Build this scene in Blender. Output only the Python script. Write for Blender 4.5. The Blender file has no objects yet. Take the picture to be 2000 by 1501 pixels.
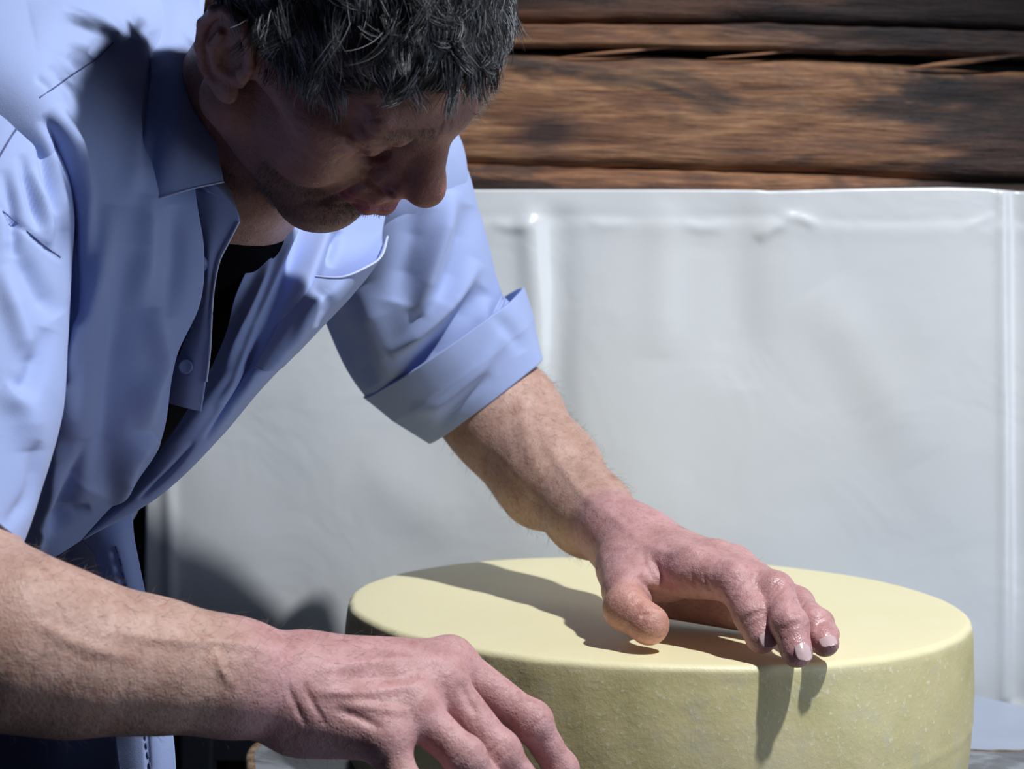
import bpy, math, random
import numpy as np
from mathutils import Matrix, Vector
random.seed(7)
RNG = np.random.default_rng(7)
S = bpy.context.scene
COL = S.collection

# ------------------------------------------------------------------ camera
F = 3732.0
PITCH, ROLL = math.radians(3.39), math.radians(1.21)
CAM = np.array([0.0, 0.0, 1.22])
_cp, _sp, _cr, _sr = math.cos(PITCH), math.sin(PITCH), math.cos(ROLL), math.sin(ROLL)
def lvl(x, y, f):
    xl, yl = _cr*x-_sr*y, _sr*x+_cr*y
    return np.array([xl, _cp*f+_sp*yl, -_sp*f+_cp*yl])
MC = np.array([lvl(1, 0, 0), lvl(0, 1, 0), lvl(0, 0, -1)]).T      # columns: camera x, y, z(back)
def P(u, v, d):
    """a measured point of the place: direction through the photograph, own real distance d"""
    return CAM + MC @ (np.array([(u-1000)/F, -(v-750.5)/F, -1.0])*d)
def PZ(u, v, z):
    r = MC @ np.array([(u-1000)/F, -(v-750.5)/F, -1.0])
    return CAM + r*((z-CAM[2])/r[2])
def px(V):
    q = (np.asarray(V)-CAM) @ MC
    return np.stack([1000+F*q[..., 0]/-q[..., 2], 750.5-F*q[..., 1]/-q[..., 2]], -1)
cam = bpy.data.cameras.new('camera'); co = bpy.data.objects.new('camera', cam); COL.objects.link(co)
m4 = Matrix.Identity(4)
for i in range(3):
    for j in range(3): m4[i][j] = MC[i, j]
    m4[i][3] = CAM[i]
co.matrix_world = m4
cam.sensor_width = 36; cam.lens = F/2000*36; cam.clip_start = .05
cam.dof.use_dof = True; cam.dof.focus_distance = 1.36; cam.dof.aperture_fstop = 9
S.camera = co

# ------------------------------------------------------------------ light
S.view_settings.view_transform = 'Standard'; S.view_settings.look = 'None'
S.view_settings.gamma = 1; S.view_settings.use_curve_mapping = False
S.view_settings.exposure = 0.0
w = bpy.data.worlds.new('world'); S.world = w; w.use_nodes = True
w.node_tree.nodes['Background'].inputs[0].default_value = (.42, .55, 1, 1)
w.node_tree.nodes['Background'].inputs[1].default_value = .028
def lamp(name, kind, loc, target, energy, color, **kw):
    L = bpy.data.lights.new(name, kind); L.energy = energy; L.color = color
    for k, v in kw.items(): setattr(L, k, v)
    o = bpy.data.objects.new(name, L); COL.objects.link(o); o.location = loc
    o.rotation_euler = (Vector(target)-Vector(loc)).to_track_quat('-Z', 'Y').to_euler()
    return o
lamp('ceiling_spot', 'SPOT', (.85, .76, 2.92), (.06, 1.42, .95), 222, (.98, .985, 1), spot_size=math.radians(54), spot_blend=.5, shadow_soft_size=.04)
lamp('fill_light', 'AREA', (1.75, .80, 1.15), (-.15, 1.42, 1.15), 10.5, (.72, .82, 1), shape='RECTANGLE', size=.8, size_y=1.0)  # added soft fill from the right, no real window there

# ------------------------------------------------------------------ helpers
def tag(o, label=None, cat=None, group=None, kind=None):
    if label: o['label'] = label
    if cat: o['category'] = cat
    if group: o['group'] = group
    if kind: o['kind'] = kind
    return o
def mesh(name, V, Fc, mat=None, parent=None, smooth=True, cols=None, loc=None):
    V = np.asarray(V, dtype=np.float64)
    if loc is not None: V = V-np.asarray(loc)
    me = bpy.data.meshes.new(name)
    if isinstance(Fc, np.ndarray):
        n, k = Fc.shape
        me.vertices.add(len(V)); me.vertices.foreach_set('co', V.ravel())
        me.loops.add(n*k); me.loops.foreach_set('vertex_index', Fc.ravel().astype(np.int32))
        me.polygons.add(n); me.polygons.foreach_set('loop_start', np.arange(0, n*k, k, dtype=np.int32))
        me.update(calc_edges=True); me.validate()
    else:
        me.from_pydata(V.tolist(), [], Fc); me.update()
    if smooth: me.polygons.foreach_set('use_smooth', np.ones(len(me.polygons), bool))
    if cols is not None:
        a = me.color_attributes.new('tint', 'FLOAT_COLOR', 'POINT')
        c = np.ones((len(V), 4)); c[:, :cols.shape[1]] = cols
        a.data.foreach_set('color', c.ravel())
    if mat: me.materials.append(mat)
    o = bpy.data.objects.new(name, me); COL.objects.link(o)
    if loc is not None: o.location = loc
    if parent is not None: o.parent = parent
    return o
def empty(name, loc):
    o = bpy.data.objects.new(name, None); COL.objects.link(o); o.location = loc; return o
def under(o, root):
    """parent to root while keeping world place (all meshes are written in world coordinates)"""
    o.parent = root; r = root
    off = Vector((0, 0, 0))
    while r is not None: off += r.location; r = r.parent
    o.location = o.location - off
    return o

class NT:
    def __init__(s, name):
        s.m = bpy.data.materials.new(name); s.m.use_nodes = True
        s.t = s.m.node_tree; s.b = s.t.nodes['Principled BSDF']
    def n(s, typ, **kw):
        x = s.t.nodes.new(typ)
        for k, v in kw.items():
            if k.startswith('i_'): x.inputs[k[2:].replace('_', ' ')].default_value = v
            else: setattr(x, k, v)
        return x
    def l(s, a, b): s.t.links.new(a, b)
    def coord(s, scale=(1, 1, 1), obj=True):
        c = s.n('ShaderNodeTexCoord'); mp = s.n('ShaderNodeMapping'); mp.inputs['Scale'].default_value = scale
        s.l(c.outputs['Object'], mp.inputs[0]); return mp.outputs[0]
    def noise(s, vec, scale, detail=4, rough=.55, dist=0):
        x = s.n('ShaderNodeTexNoise'); x.inputs['Scale'].default_value = scale; x.inputs['Detail'].default_value = detail
        x.inputs['Roughness'].default_value = rough; x.inputs['Distortion'].default_value = dist
        s.l(vec, x.inputs['Vector']); return x.outputs['Fac']
    def ramp(s, fac, stops):
        x = s.n('ShaderNodeValToRGB'); e = x.color_ramp.elements
        while len(e) < len(stops): e.new(.5)
        for q, (p, c) in zip(e, stops): q.position = p; q.color = (*c, 1) if len(c) == 3 else c
        s.l(fac, x.inputs[0]); return x.outputs[0]
    def mix(s, fac, a, b, typ='MIX'):
        x = s.n('ShaderNodeMix', data_type='RGBA', blend_type=typ)
        for sock, val in ((x.inputs[0], fac), (x.inputs[6], a), (x.inputs[7], b)):
            if hasattr(val, 'links'): s.l(val, sock)
            elif isinstance(val, (int, float)): sock.default_value = val
            else: sock.default_value = (*val, 1)
        return x.outputs[2]
    def bump(s, hs):
        prev = None
        for h, strength, dist in hs:
            x = s.n('ShaderNodeBump'); x.inputs['Strength'].default_value = strength; x.inputs['Distance'].default_value = dist
            s.l(h, x.inputs['Height'])
            if prev is not None: s.l(prev, x.inputs['Normal'])
            prev = x.outputs[0]
        s.l(prev, s.b.inputs['Normal'])
    def set(s, **kw):
        for k, v in kw.items():
            i = s.b.inputs[k.replace('_', ' ')]
            if hasattr(v, 'links'): s.l(v, i)
            elif isinstance(v, tuple) and len(v) == 3 and k != 'Subsurface_Radius': i.default_value = (*v, 1)
            else: i.default_value = v
        return s.m

# ------------------------------------------------------------------ materials
def m_skin():
    t = NT('skin'); v = t.coord()
    at = t.n('ShaderNodeAttribute', attribute_name='tint')
    n1 = t.noise(v, 55, 5, .6); n2 = t.noise(v, 260, 4, .6); n3 = t.noise(v, 900, 2, .5)
    c = t.mix(t.ramp(n1, [(.35, (.0, .0, .0)), (.65, (1, 1, 1))]), (.46, .285, .225), (.57, .375, .31))
    c = t.mix(t.ramp(n2, [(.5, (0, 0, 0)), (.72, (.55, .55, .55))]), c, (.36, .16, .125))
    c = t.mix(1.0, c, at.outputs['Color'], 'MULTIPLY')
    vo = t.n('ShaderNodeTexVoronoi', feature='DISTANCE_TO_EDGE'); vo.inputs['Scale'].default_value = 420; t.l(v, vo.inputs['Vector'])
    t.bump([(n1, .35, .004), (n2, .36, .0016), (vo.outputs['Distance'], .4, .0007), (n3, .4, .0005)])
    r = t.n('ShaderNodeMapRange'); t.l(at.outputs['Alpha'], r.inputs[0])
    r.inputs[1].default_value = 0; r.inputs[2].default_value = 1; r.inputs[3].default_value = .16; r.inputs[4].default_value = .52
    return t.set(Base_Color=c, Roughness=r.outputs[0], Subsurface_Weight=.12, Subsurface_Radius=(.012, .004, .002), Subsurface_Scale=1.0)
def m_cloth(name, a, b, scale=1600, rough=.85, sheen=.12):
    t = NT(name); v = t.coord()
    wv = t.n('ShaderNodeTexWave', wave_type='BANDS'); wv.inputs['Scale'].default_value = 420; t.l(v, wv.inputs['Vector'])
    n = t.noise(v, 14, 4); f = t.noise(v, scale, 2)
    n2 = t.noise(v, 45, 4, .6, .4)
    t.bump([(n2, .12, .002), (f, .25, .0006)])
    return t.set(Base_Color=t.mix(n, a, b), Roughness=rough, Sheen_Weight=sheen)
def m_wood():
    t = NT('old_timber'); v = t.coord((1.2, 12, 12)); v1 = t.coord((.9, 3.2, 3.2)); v2 = t.coord((3, 60, 60))
    big = t.noise(v1, 3.6, 5, .62, .6); g = t.noise(v, 5, 6, .65, .5); fine = t.noise(v2, 6, 4, .7, .2)
    c = t.ramp(g, [(.26, (.055, .024, .013)), (.44, (.24, .108, .050)), (.60, (.41, .215, .102)), (.76, (.60, .36, .18))])
    c = t.mix(t.ramp(fine, [(.35, (.75, .75, .75)), (.6, (0, 0, 0))]), c, (.07, .024, .012))
    c = t.mix(t.ramp(big, [(.40, (.92, .92, .92)), (.50, (0, 0, 0))]), c, (.028, .016, .015))
    at = t.n('ShaderNodeAttribute', attribute_name='tint')
    c = t.mix(1.0, c, at.outputs['Color'], 'MULTIPLY')
    t.bump([(g, .8, .006), (fine, .6, .0025)])
    return t.set(Base_Color=c, Roughness=.62)
def m_tarp():
    t = NT('white_plastic_sheet'); v = t.coord(); n = t.noise(v, 3, 3); f = t.noise(v, 30, 3); ft = t.noise(v, 500, 2)
    c = t.mix(n, (.63, .675, .715), (.70, .72, .725))
    t.bump([(t.noise(v, 9, 3, .5, .6), .5, .006), (f, .12, .002), (ft, .04, .0005)])
    return t.set(Base_Color=c, Roughness=.30, Coat_Weight=.25, Coat_Roughness=.18)
def m_cheese():
    t = NT('cheese_rind'); v = t.coord(); at = t.n('ShaderNodeAttribute', attribute_name='tint')
    n = t.noise(v, 11, 6, .6, .3); n2 = t.noise(v, 46, 4, .6); sp = t.noise(v, 240, 3, .6)
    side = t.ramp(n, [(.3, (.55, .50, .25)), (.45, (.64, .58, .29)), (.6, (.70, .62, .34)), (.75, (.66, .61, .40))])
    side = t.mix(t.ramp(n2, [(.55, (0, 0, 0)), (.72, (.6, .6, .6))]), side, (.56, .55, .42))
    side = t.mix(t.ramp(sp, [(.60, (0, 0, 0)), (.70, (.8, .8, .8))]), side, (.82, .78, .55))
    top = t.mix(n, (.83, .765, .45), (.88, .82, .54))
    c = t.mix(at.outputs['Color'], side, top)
    t.bump([(n2, .09, .003), (sp, .28, .0011)])
    return t.set(Base_Color=c, Roughness=.48, Subsurface_Weight=.10, Subsurface_Radius=(.012, .009, .004), Subsurface_Scale=1.0, Coat_Weight=.08, Coat_Roughness=.3)
def m_simple(name, a, b, scale=8, rough=.6, bump=.2, dist=.002, metallic=0, detail=4, lo=.35, hi=.65):
    t = NT(name); v = t.coord(); n = t.noise(v, scale, detail, .6, .3)
    t.bump([(t.noise(v, scale*8, 3), bump, dist)])
    return t.set(Base_Color=t.mix(t.ramp(n, [(lo, (0, 0, 0)), (hi, (1, 1, 1))]), a, b), Roughness=rough, Metallic=metallic)
def m_hair():
    t = NT('grey_hair'); at = t.n('ShaderNodeAttribute', attribute_name='tint')
    return t.set(Base_Color=at.outputs['Color'], Roughness=.38, Specular_IOR_Level=.7)
SKIN = m_skin()
SHIRT = m_cloth('light_blue_cotton', (.32, .415, .73), (.38, .48, .80))
UNDER = m_cloth('black_cotton', (.003, .003, .005), (.005, .005, .008), sheen=0)
UNDER.node_tree.nodes['Principled BSDF'].inputs['Specular IOR Level'].default_value = .05
NAVY = m_cloth('navy_cotton', (.006, .010, .045), (.010, .016, .065), sheen=0)
WOOD = m_wood(); TARP = m_tarp(); CHEESE = m_cheese(); HAIR = m_hair()
SCALP = m_simple('dark_hair_base', (.012, .012, .014), (.03, .03, .034), 60, .7)
NAIL = m_simple('fingernail', (.56, .41, .42), (.64, .49, .50), 80, .22, .05)
BUTTON = m_simple('shirt_button', (.14, .19, .40), (.20, .26, .48), 40, .3)
THREAD = m_simple('seam_thread', (.07, .09, .22), (.12, .15, .32), 200, .8)

# ------------------------------------------------------------------ implicit surfaces
def _n(a): return np.asarray(a, float)
class Cone:
    def __init__(s, a, b, r1, r2=None, k=.006, sub=False):
        s.a, s.b = _n(a), _n(b); s.r1 = r1; s.r2 = r1 if r2 is None else r2; s.k = k; s.sub = sub
    def d(s, p):
        ba = s.b-s.a; L = max(ba @ ba, 1e-12); h = np.clip(((p-s.a) @ ba)/L, 0, 1)
        q = p-s.a-h[:, None]*ba
        return np.sqrt((q*q).sum(1))-(s.r1+(s.r2-s.r1)*h)
class Ell:
    def __init__(s, c, r, R=None, k=.01, sub=False):
        s.c, s.r = _n(c), _n(r); s.R = np.eye(3) if R is None else R; s.k = k; s.sub = sub
    def d(s, p):
        q = (p-s.c) @ s.R
        k0 = np.sqrt(((q/s.r)**2).sum(1)); k1 = np.sqrt(((q/s.r**2)**2).sum(1))+1e-9
        return np.maximum(k0*(k0-1)/k1, -s.r.min())
def chain(pts, rs, k=.005, sub=False):
    return [Cone(pts[i], pts[i+1], rs[i], rs[i+1], k, sub) for i in range(len(pts)-1)]
def evalf(prims, p):
    d = np.full(len(p), 1.0)
    for q in prims:
        e = q.d(p); k = q.k
        if q.sub:
            h = np.maximum(k-np.abs(-d-e), 0)/k; d = -(np.minimum(-d, e)-h*h*k*.25)
        else:
            h = np.maximum(k-np.abs(d-e), 0)/k; d = np.minimum(d, e)-h*h*k*.25
    return d
def polygonise(prims, h, lo, hi, B=16):
    lo, hi = _n(lo), _n(hi)
    nb = np.ceil((hi-lo)/(h*B)).astype(int)
    N = nb*B+2
    g = np.stack(np.meshgrid(*[np.arange(x) for x in nb], indexing='ij'), -1).reshape(-1, 3)
    cen = lo+(g+.5)*B*h; rad = B*h*.5*math.sqrt(3)
    dc = evalf(prims, cen); act = np.nonzero(np.abs(dc) < rad*1.35+.006)[0]
    D = np.stack([q.d(cen[act]) for q in prims], 1)
    ks = np.array([q.k for q in prims])
    keep = D < rad*1.3+ks+.008
    off = np.stack(np.meshgrid(*[np.arange(B+1)]*3, indexing='ij'), -1).reshape(-1, 3)
    keys, verts, ek = [], [], [[], [], []]
    for bi, a in enumerate(act):
        pr = [prims[i] for i in np.nonzero(keep[bi])[0]]
        if not pr: continue
        base = g[a]*B
        pts = lo+(base+off)*h
        v = evalf(pr, pts).reshape(B+1, B+1, B+1)
        s = v < 0
        if s.all() or not s.any(): continue
        acc = np.zeros((B, B, B, 3)); cnt = np.zeros((B, B, B))
        for ax in range(3):
            for o1 in (0, 1):
                for o2 in (0, 1):
                    sl0 = [None]*3; ot = [x for x in range(3) if x != ax]
                    sl0[ax] = slice(0, B); sl0[ot[0]] = slice(o1, B+o1); sl0[ot[1]] = slice(o2, B+o2)
                    sl1 = list(sl0); sl1[ax] = slice(1, B+1)
                    a0, a1 = v[tuple(sl0)], v[tuple(sl1)]
                    cr = (a0 < 0) != (a1 < 0)
                    t = np.where(cr, a0/np.where(cr, a0-a1, 1), 0)
                    e = np.zeros((B, B, B, 3)); e[..., ax] = t; e[..., ot[0]] = o1; e[..., ot[1]] = o2
                    acc += e*cr[..., None]; cnt += cr
        m = cnt > 0
        ci = np.argwhere(m)
        verts.append(lo+(base+ci+acc[m]/cnt[m][:, None])*h)
        gi = base+ci; keys.append((gi[:, 0]*N[1]+gi[:, 1])*N[2]+gi[:, 2])
        for ax in range(3):
            sl0 = [slice(0, B)]*3; sl1 = list(sl0); sl1[ax] = slice(1, B+1)
            a0, a1 = v[tuple(sl0)] < 0, v[tuple(sl1)] < 0
            c = np.argwhere(a0 != a1)
            if len(c): ek[ax].append(np.c_[base+c, a0[tuple(c.T)]])
    K = np.concatenate(keys); V = np.concatenate(verts)
    o = np.argsort(K); K = K[o]; V = V[o]
    quads = []
    for ax in range(3):
        e = np.concatenate(ek[ax]); c = e[:, :3]; ins = e[:, 3].astype(bool)
        b, cc = (ax+1) % 3, (ax+2) % 3
        q = []
        for db, dcx in ((1, 1), (0, 1), (0, 0), (1, 0)):
            x = c.copy(); x[:, b] -= db; x[:, cc] -= dcx
            q.append((x[:, 0]*N[1]+x[:, 1])*N[2]+x[:, 2])
        q = np.stack(q, 1); i = np.clip(np.searchsorted(K, q), 0, len(K)-1)
        ok = (K[i] == q).all(1); i = i[ok]; ins = ins[ok]
        i[~ins] = i[~ins][:, ::-1]
        quads.append(i)
    return V, np.concatenate(quads)
def normals(V, Q):
    n = np.cross(V[Q[:, 2]]-V[Q[:, 0]], V[Q[:, 3]]-V[Q[:, 1]])
    N = np.zeros_like(V)
    for i in range(4):
        for c in range(3): N[:, c] += np.bincount(Q[:, i], n[:, c], len(V))
    return N/(np.linalg.norm(N, axis=1, keepdims=True)+1e-12)
def smooth(V, Q, it=1, f=.5):
    for _ in range(it):
        A = np.zeros_like(V); C = np.zeros(len(V))
        for i in range(4):
            a, b = Q[:, i], Q[:, (i+1) % 4]
            for c in range(3): A[:, c] += np.bincount(a, V[b, c], len(V))+np.bincount(b, V[a, c], len(V))
            C += np.bincount(a, minlength=len(V))+np.bincount(b, minlength=len(V))
        V = V*(1-f)+f*A/np.maximum(C, 1)[:, None]
    return V
# a brush is a crease or ridge laid along a measured line: (line, half width px, height m, profile)
def spline(pts, n=10):
    p = _n(pts)
    if len(p) < 3: return p
    e = np.vstack([2*p[0]-p[1], p, 2*p[-1]-p[-2]]); out = []
    for i in range(1, len(e)-2):
        t = np.linspace(0, 1, n, endpoint=False)[:, None]
        a, b, c, d = e[i-1], e[i], e[i+1], e[i+2]
        out.append(.5*((2*b)+(c-a)*t+(2*a-5*b+4*c-d)*t*t+(3*b-a-3*c+d)*t**3))
    return np.vstack(out+[e[-2][None]])
def brush(UV, line, wd, amp, ends=(0, 0), skew=0):
    """signed distance field to the line; taper to zero height at the ends when ends=(1,1)"""
    L = spline(line, 8); best = np.full(len(UV), 1e9); tt = np.zeros(len(UV)); sg = np.zeros(len(UV))
    lo, hi = L.min(0)-wd*3, L.max(0)+wd*3
    m = np.nonzero(((UV > lo) & (UV < hi)).all(1))[0]
    res = np.zeros(len(UV))
    if not len(m): return res
    U = UV[m]; bd = np.full(len(U), 1e9); bt = np.zeros(len(U)); bs = np.zeros(len(U)); n = len(L)-1
    for i in range(n):
        a, b = L[i], L[i+1]; ab = b-a; h = np.clip(((U-a) @ ab)/(ab @ ab+1e-9), 0, 1)
        q = U-a-h[:, None]*ab; d = np.hypot(q[:, 0], q[:, 1]); c = d < bd
        bd[c] = d[c]; bt[c] = (i+h[c])/n; bs[c] = np.sign(ab[0]*q[c, 1]-ab[1]*q[c, 0])
    x = bd/wd
    if skew:   # steeper on one side
        x = np.where(bs*skew > 0, x*(1+abs(skew)), x)
    y = np.exp(-x*x)*amp
    if ends[0]: y *= np.clip(bt/.3, 0, 1)**.7
    if ends[1]: y *= np.clip((1-bt)/.3, 0, 1)**.7
    res[m] = y
    return res
def apply_brushes(V, Nn, brushes, face=-.1):
    UV = px(V); view = CAM-V; view /= np.linalg.norm(view, axis=1, keepdims=True)
    fc = (Nn*view).sum(1); wgt = np.clip((fc-face)/.25, 0, 1)
    h = np.zeros(len(V))
    for b in brushes: h += brush(UV, *b)
    return V+Nn*(h*wgt)[:, None]
def vnoise(p, seed=0):
    """cheap smooth noise made of sines"""
    r = np.random.default_rng(seed); o = np.zeros(len(p))
    for _ in range(7):
        k = r.normal(size=3); k /= np.linalg.norm(k); o += np.sin((p @ k)*r.uniform(.7, 1.7)*6.28+r.uniform(0, 6.28))
    return o/7
def grid(net, nu, nv):
    """net[row][col] of points, Catmull-Rom in both directions -> dense grid"""
    net = _n(net)
    def up(a, n):   # along axis 0
        e = np.concatenate([2*a[:1]-a[1:2], a, 2*a[-1:]-a[-2:-1]]); k = len(a)-1
        t = np.linspace(0, k, n); i = np.minimum(t.astype(int), k-1); f = (t-i).reshape(-1, *([1]*(a.ndim-1)))
        A, B, C, D = e[i], e[i+1], e[i+2], e[i+3]
        return .5*(2*B+(C-A)*f+(2*A-5*B+4*C-D)*f*f+(3*B-A-3*C+D)*f**3)
    g = up(net, nv); g = np.swapaxes(up(np.swapaxes(g, 0, 1), nu), 0, 1)
    return g
def quads(nv, nu, wrap=False):
    i, j = np.meshgrid(np.arange(nv-1), np.arange(nu if wrap else nu-1), indexing='ij')
    j2 = (j+1) % nu
    return np.stack([i*nu+j, i*nu+j2, (i+1)*nu+j2, (i+1)*nu+j], -1).reshape(-1, 4)
def sheet(name, net_px, nu, nv, mat, brushes=(), thick=.0012, parent=None, noise=.0012, ns=9, seed=1):
    net = [[P(*p) for p in row] for row in net_px]
    V = grid(net, nu, nv).reshape(-1, 3); Q = quads(nv, nu); N = normals(V, Q)
    if ((CAM-V.mean(0)) @ N.mean(0)) < 0: Q = Q[:, ::-1].copy(); N = -N
    V = V+N*(vnoise(V*ns, seed)*noise)[:, None]
    V = apply_brushes(V, N, brushes, -1.5)
    o = mesh(name, V, Q, mat)
    md = o.modifiers.new('thickness', 'SOLIDIFY'); md.thickness = thick; md.offset = -1
    if parent: under(o, parent)
    return o
def tube(name, cs, rs, nu, nv, mat, brushes=(), thick=.0014, parent=None, noise=.0015, ns=9, seed=1, squash=None, ends=None, ext=0):
    """cs: centre points (world), rs radii; rings across the path"""
    C = spline(cs, 12); T = np.linspace(0, 1, len(C)); R = np.interp(T, np.linspace(0, 1, len(rs)), rs)
    s = np.linspace(0, 1, nv); C = np.stack([np.interp(s, T, C[:, i]) for i in range(3)], 1); R = np.interp(s, T, R)
    t = np.gradient(C, axis=0); t /= np.linalg.norm(t, axis=1, keepdims=True)
    view = C.mean(0)-CAM; view /= np.linalg.norm(view)
    a = np.cross(t, view); a /= np.linalg.norm(a, axis=1, keepdims=True); b = np.cross(t, a)
    th = np.linspace(0, 2*np.pi, nu, endpoint=False)
    V = C[:, None]+R[:, None, None]*(np.cos(th)[None, :, None]*a[:, None]+np.sin(th)[None, :, None]*b[:, None])
    V = V.reshape(-1, 3); Q = quads(nv, nu, True); N = normals(V, Q)
    if ((V-np.repeat(C, nu, 0))*N).sum() < 0: Q = Q[:, ::-1].copy(); N = -N
    V = V+N*(vnoise(V*ns, seed)*noise)[:, None]
    V = apply_brushes(V, N, brushes, -.1)
    o = mesh(name, V, Q, mat)
    md = o.modifiers.new('thickness', 'SOLIDIFY'); md.thickness = thick; md.offset = -1
    if parent: under(o, parent)
    return o
from mathutils.bvhtree import BVHTree
_bv = {}
def snap(o, u, v, lift=.0004, default=1.4):
    """the point of a built surface that the photograph shows at (u, v)"""
    if o.name not in _bv:
        off = Vector((0, 0, 0)); q = o
        while q is not None: off += q.location; q = q.parent
        _bv[o.name] = BVHTree.FromPolygons([tuple(x.co+off) for x in o.data.vertices], [tuple(f.vertices) for f in o.data.polygons])
    d = P(u, v, 1)-CAM; h = _bv[o.name].ray_cast(Vector(CAM), Vector(d/np.linalg.norm(d)))
    if h[0] is None: return P(u, v, default)
    return np.array(h[0])-d/np.linalg.norm(d)*lift
def thread(name, line, r, mat, parent, dash=None):
    """a stitched seam or piped edge along world points"""
    C = spline(line, 8); nu = 5
    t = np.gradient(C, axis=0); t /= np.linalg.norm(t, axis=1, keepdims=True)
    a = np.cross(t, (0, .3, 1)); a /= np.linalg.norm(a, axis=1, keepdims=True); b = np.cross(t, a)
    th = np.linspace(0, 2*np.pi, nu, endpoint=False)
    V = (C[:, None]+r*(np.cos(th)[None, :, None]*a[:, None]+np.sin(th)[None, :, None]*b[:, None])).reshape(-1, 3)
    o = mesh(name, V, quads(len(C), nu, True), mat); return under(o, parent)

# ------------------------------------------------------------------ the setting
ZT = .812      # top of the work surface that carries the cheese
ZC = .945      # top of the cheese
def slab(name, x0, x1, y0, y1, z0, z1, mat, kind='structure'):
    V = [(x, y, z) for z in (z0, z1) for y in (y0, y1) for x in (x0, x1)]
    o = mesh(name, V, [(0, 2, 3, 1), (4, 5, 7, 6), (0, 1, 5, 4), (2, 6, 7, 3), (0, 4, 6, 2), (1, 3, 7, 5)], mat, smooth=False)
    if kind: o['kind'] = kind
    return o
DARKW = m_simple('dark_plaster', (.006, .005, .005), (.014, .011, .010), 4, .9)
FLOORM = m_simple('dark_concrete', (.012, .012, .014), (.03, .03, .033), 3, .7)
slab('floor', -2.2, 2.4, -1.0, 3.1, -.06, 0, FLOORM)
wall = slab('wall_back', -2.2, 2.4, 3.0, 3.1, 0, 2.6, DARKW)
# timber wall: beams stacked with open cracks, each beam a piece of its own
wt = empty('wall_timber', P(1500, 200, 2.03)); wt['kind'] = 'structure'
def beam(topl, botl, y0=0, seed=1, bow=.004, tint=(1, 1, 1)):
    """topl/botl: measured lines (u, v) of the beam's upper and lower edge on the wall face"""
    nu, nr = 400, 36; D0 = 2.0+y0
    us = np.linspace(-700, 2350, nu)
    tv = np.interp(us, [p[0] for p in topl], [p[1] for p in topl]); bv = np.interp(us, [p[0] for p in botl], [p[1] for p in botl])
    V = []
    for u, a, b in zip(us, tv, bv):
        T, B_ = P(u, a, D0), P(u, b, D0)
        Yf = P(1500, 300, D0)[1]
        pts = []
        for k in range(nr-6):
            f = k/(nr-7); z = T[2]*(1-f)+B_[2]*f; edge = min(f, 1-f)
            pts.append((T[0], Yf+.010*math.exp(-(edge/.045)**1.3), z))
        for k in range(6):
            f = (k+.5)/6; pts.append((T[0], Yf+.13, B_[2]*(1-f)+T[2]*f))
        V += pts
    V = np.array(V); n = vnoise(V*np.array([6, 40, 40]), seed)*bow*.5+vnoise(V*np.array([2, 14, 14]), seed+5)*bow
    V[:, 1] += n
    V[:, 2] += vnoise(V*np.array([5, 1, 1]), seed+9)*.0015+vnoise(V*np.array([22, 3, 3]), seed+12)*.0010
    Q = quads(nu, nr, True)
    Q = np.vstack([Q])
    caps = [list(range(nr))[::-1], [(nu-1)*nr+i for i in range(nr)]]
    faces = Q.tolist()+caps
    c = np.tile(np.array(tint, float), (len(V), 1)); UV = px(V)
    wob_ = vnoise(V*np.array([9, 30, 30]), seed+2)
    stain_shade = np.clip(1.25-np.hypot((UV[:, 0]-1068)/62, (UV[:, 1]-262)/50)+wob_*.7, 0, 1)+np.clip((UV[:, 0]-1770+(300-UV[:, 1])*.25)/90+wob_*1.6, 0, 1)*(UV[:, 1] > 150)+np.clip((UV[:, 0]-1300)/300+wob_*1.2, 0, 1)*(UV[:, 1] < 104)  # dark patches, with the lamp's dimming at top right painted in
    c *= (1-.78*np.clip(stain_shade, 0, 1))[:, None]; c[:, 2] *= 1+.5*np.clip(stain_shade, 0, 1)
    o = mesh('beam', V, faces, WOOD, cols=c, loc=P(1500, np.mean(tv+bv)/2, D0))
    o.parent = wt; o.location = o.location-wt.location
    return o
beam([(400, -150), (2400, -150)], [(400, 32), (1000, 44), (1500, 44), (2000, 57), (2400, 70)], .012, 3, tint=(.34, .28, .28))  # tinted down to paint in the light falling off at the top
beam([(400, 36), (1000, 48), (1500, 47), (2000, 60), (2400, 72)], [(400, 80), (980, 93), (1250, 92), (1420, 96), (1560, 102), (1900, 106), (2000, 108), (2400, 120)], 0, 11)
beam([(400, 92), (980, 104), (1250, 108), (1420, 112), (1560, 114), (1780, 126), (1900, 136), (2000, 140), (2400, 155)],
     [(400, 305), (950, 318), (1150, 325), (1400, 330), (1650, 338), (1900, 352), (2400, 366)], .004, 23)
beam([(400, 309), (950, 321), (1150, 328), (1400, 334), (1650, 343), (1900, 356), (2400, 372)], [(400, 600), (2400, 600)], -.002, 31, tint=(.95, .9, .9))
# splinters in the crack
def splinter(pts, r):
    C = spline([P(*p) for p in pts], 8); n = len(C); nu = 6; V = []
    for i, c in enumerate(C):
        w_ = math.sin(math.pi*min(max(i/(n-1), .02), .98))**.6
        for k in range(nu):
            a = 2*math.pi*k/nu; V.append(c+np.array([0, math.cos(a)*r*.6, math.sin(a)*r])*w_)
    o = mesh('splinter', V, quads(n, nu, True), WOOD, cols=np.full((len(V), 3), 1.25)); under(o, wt)
splinter([(1090, 112, 2.0), (1200, 102, 1.997), (1310, 92, 2.0)], .0019)
splinter([(1380, 114, 2.0), (1470, 107, 1.998), (1560, 98, 2.0)], .0015)
splinter([(1770, 134, 1.998), (1870, 122, 1.994), (2010, 106, 1.997)], .0032)
# dark band below the sheet
slab('wall_lower', -.30, 1.4, 2.03, 2.10, 0, 1.05, DARKW)

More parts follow.
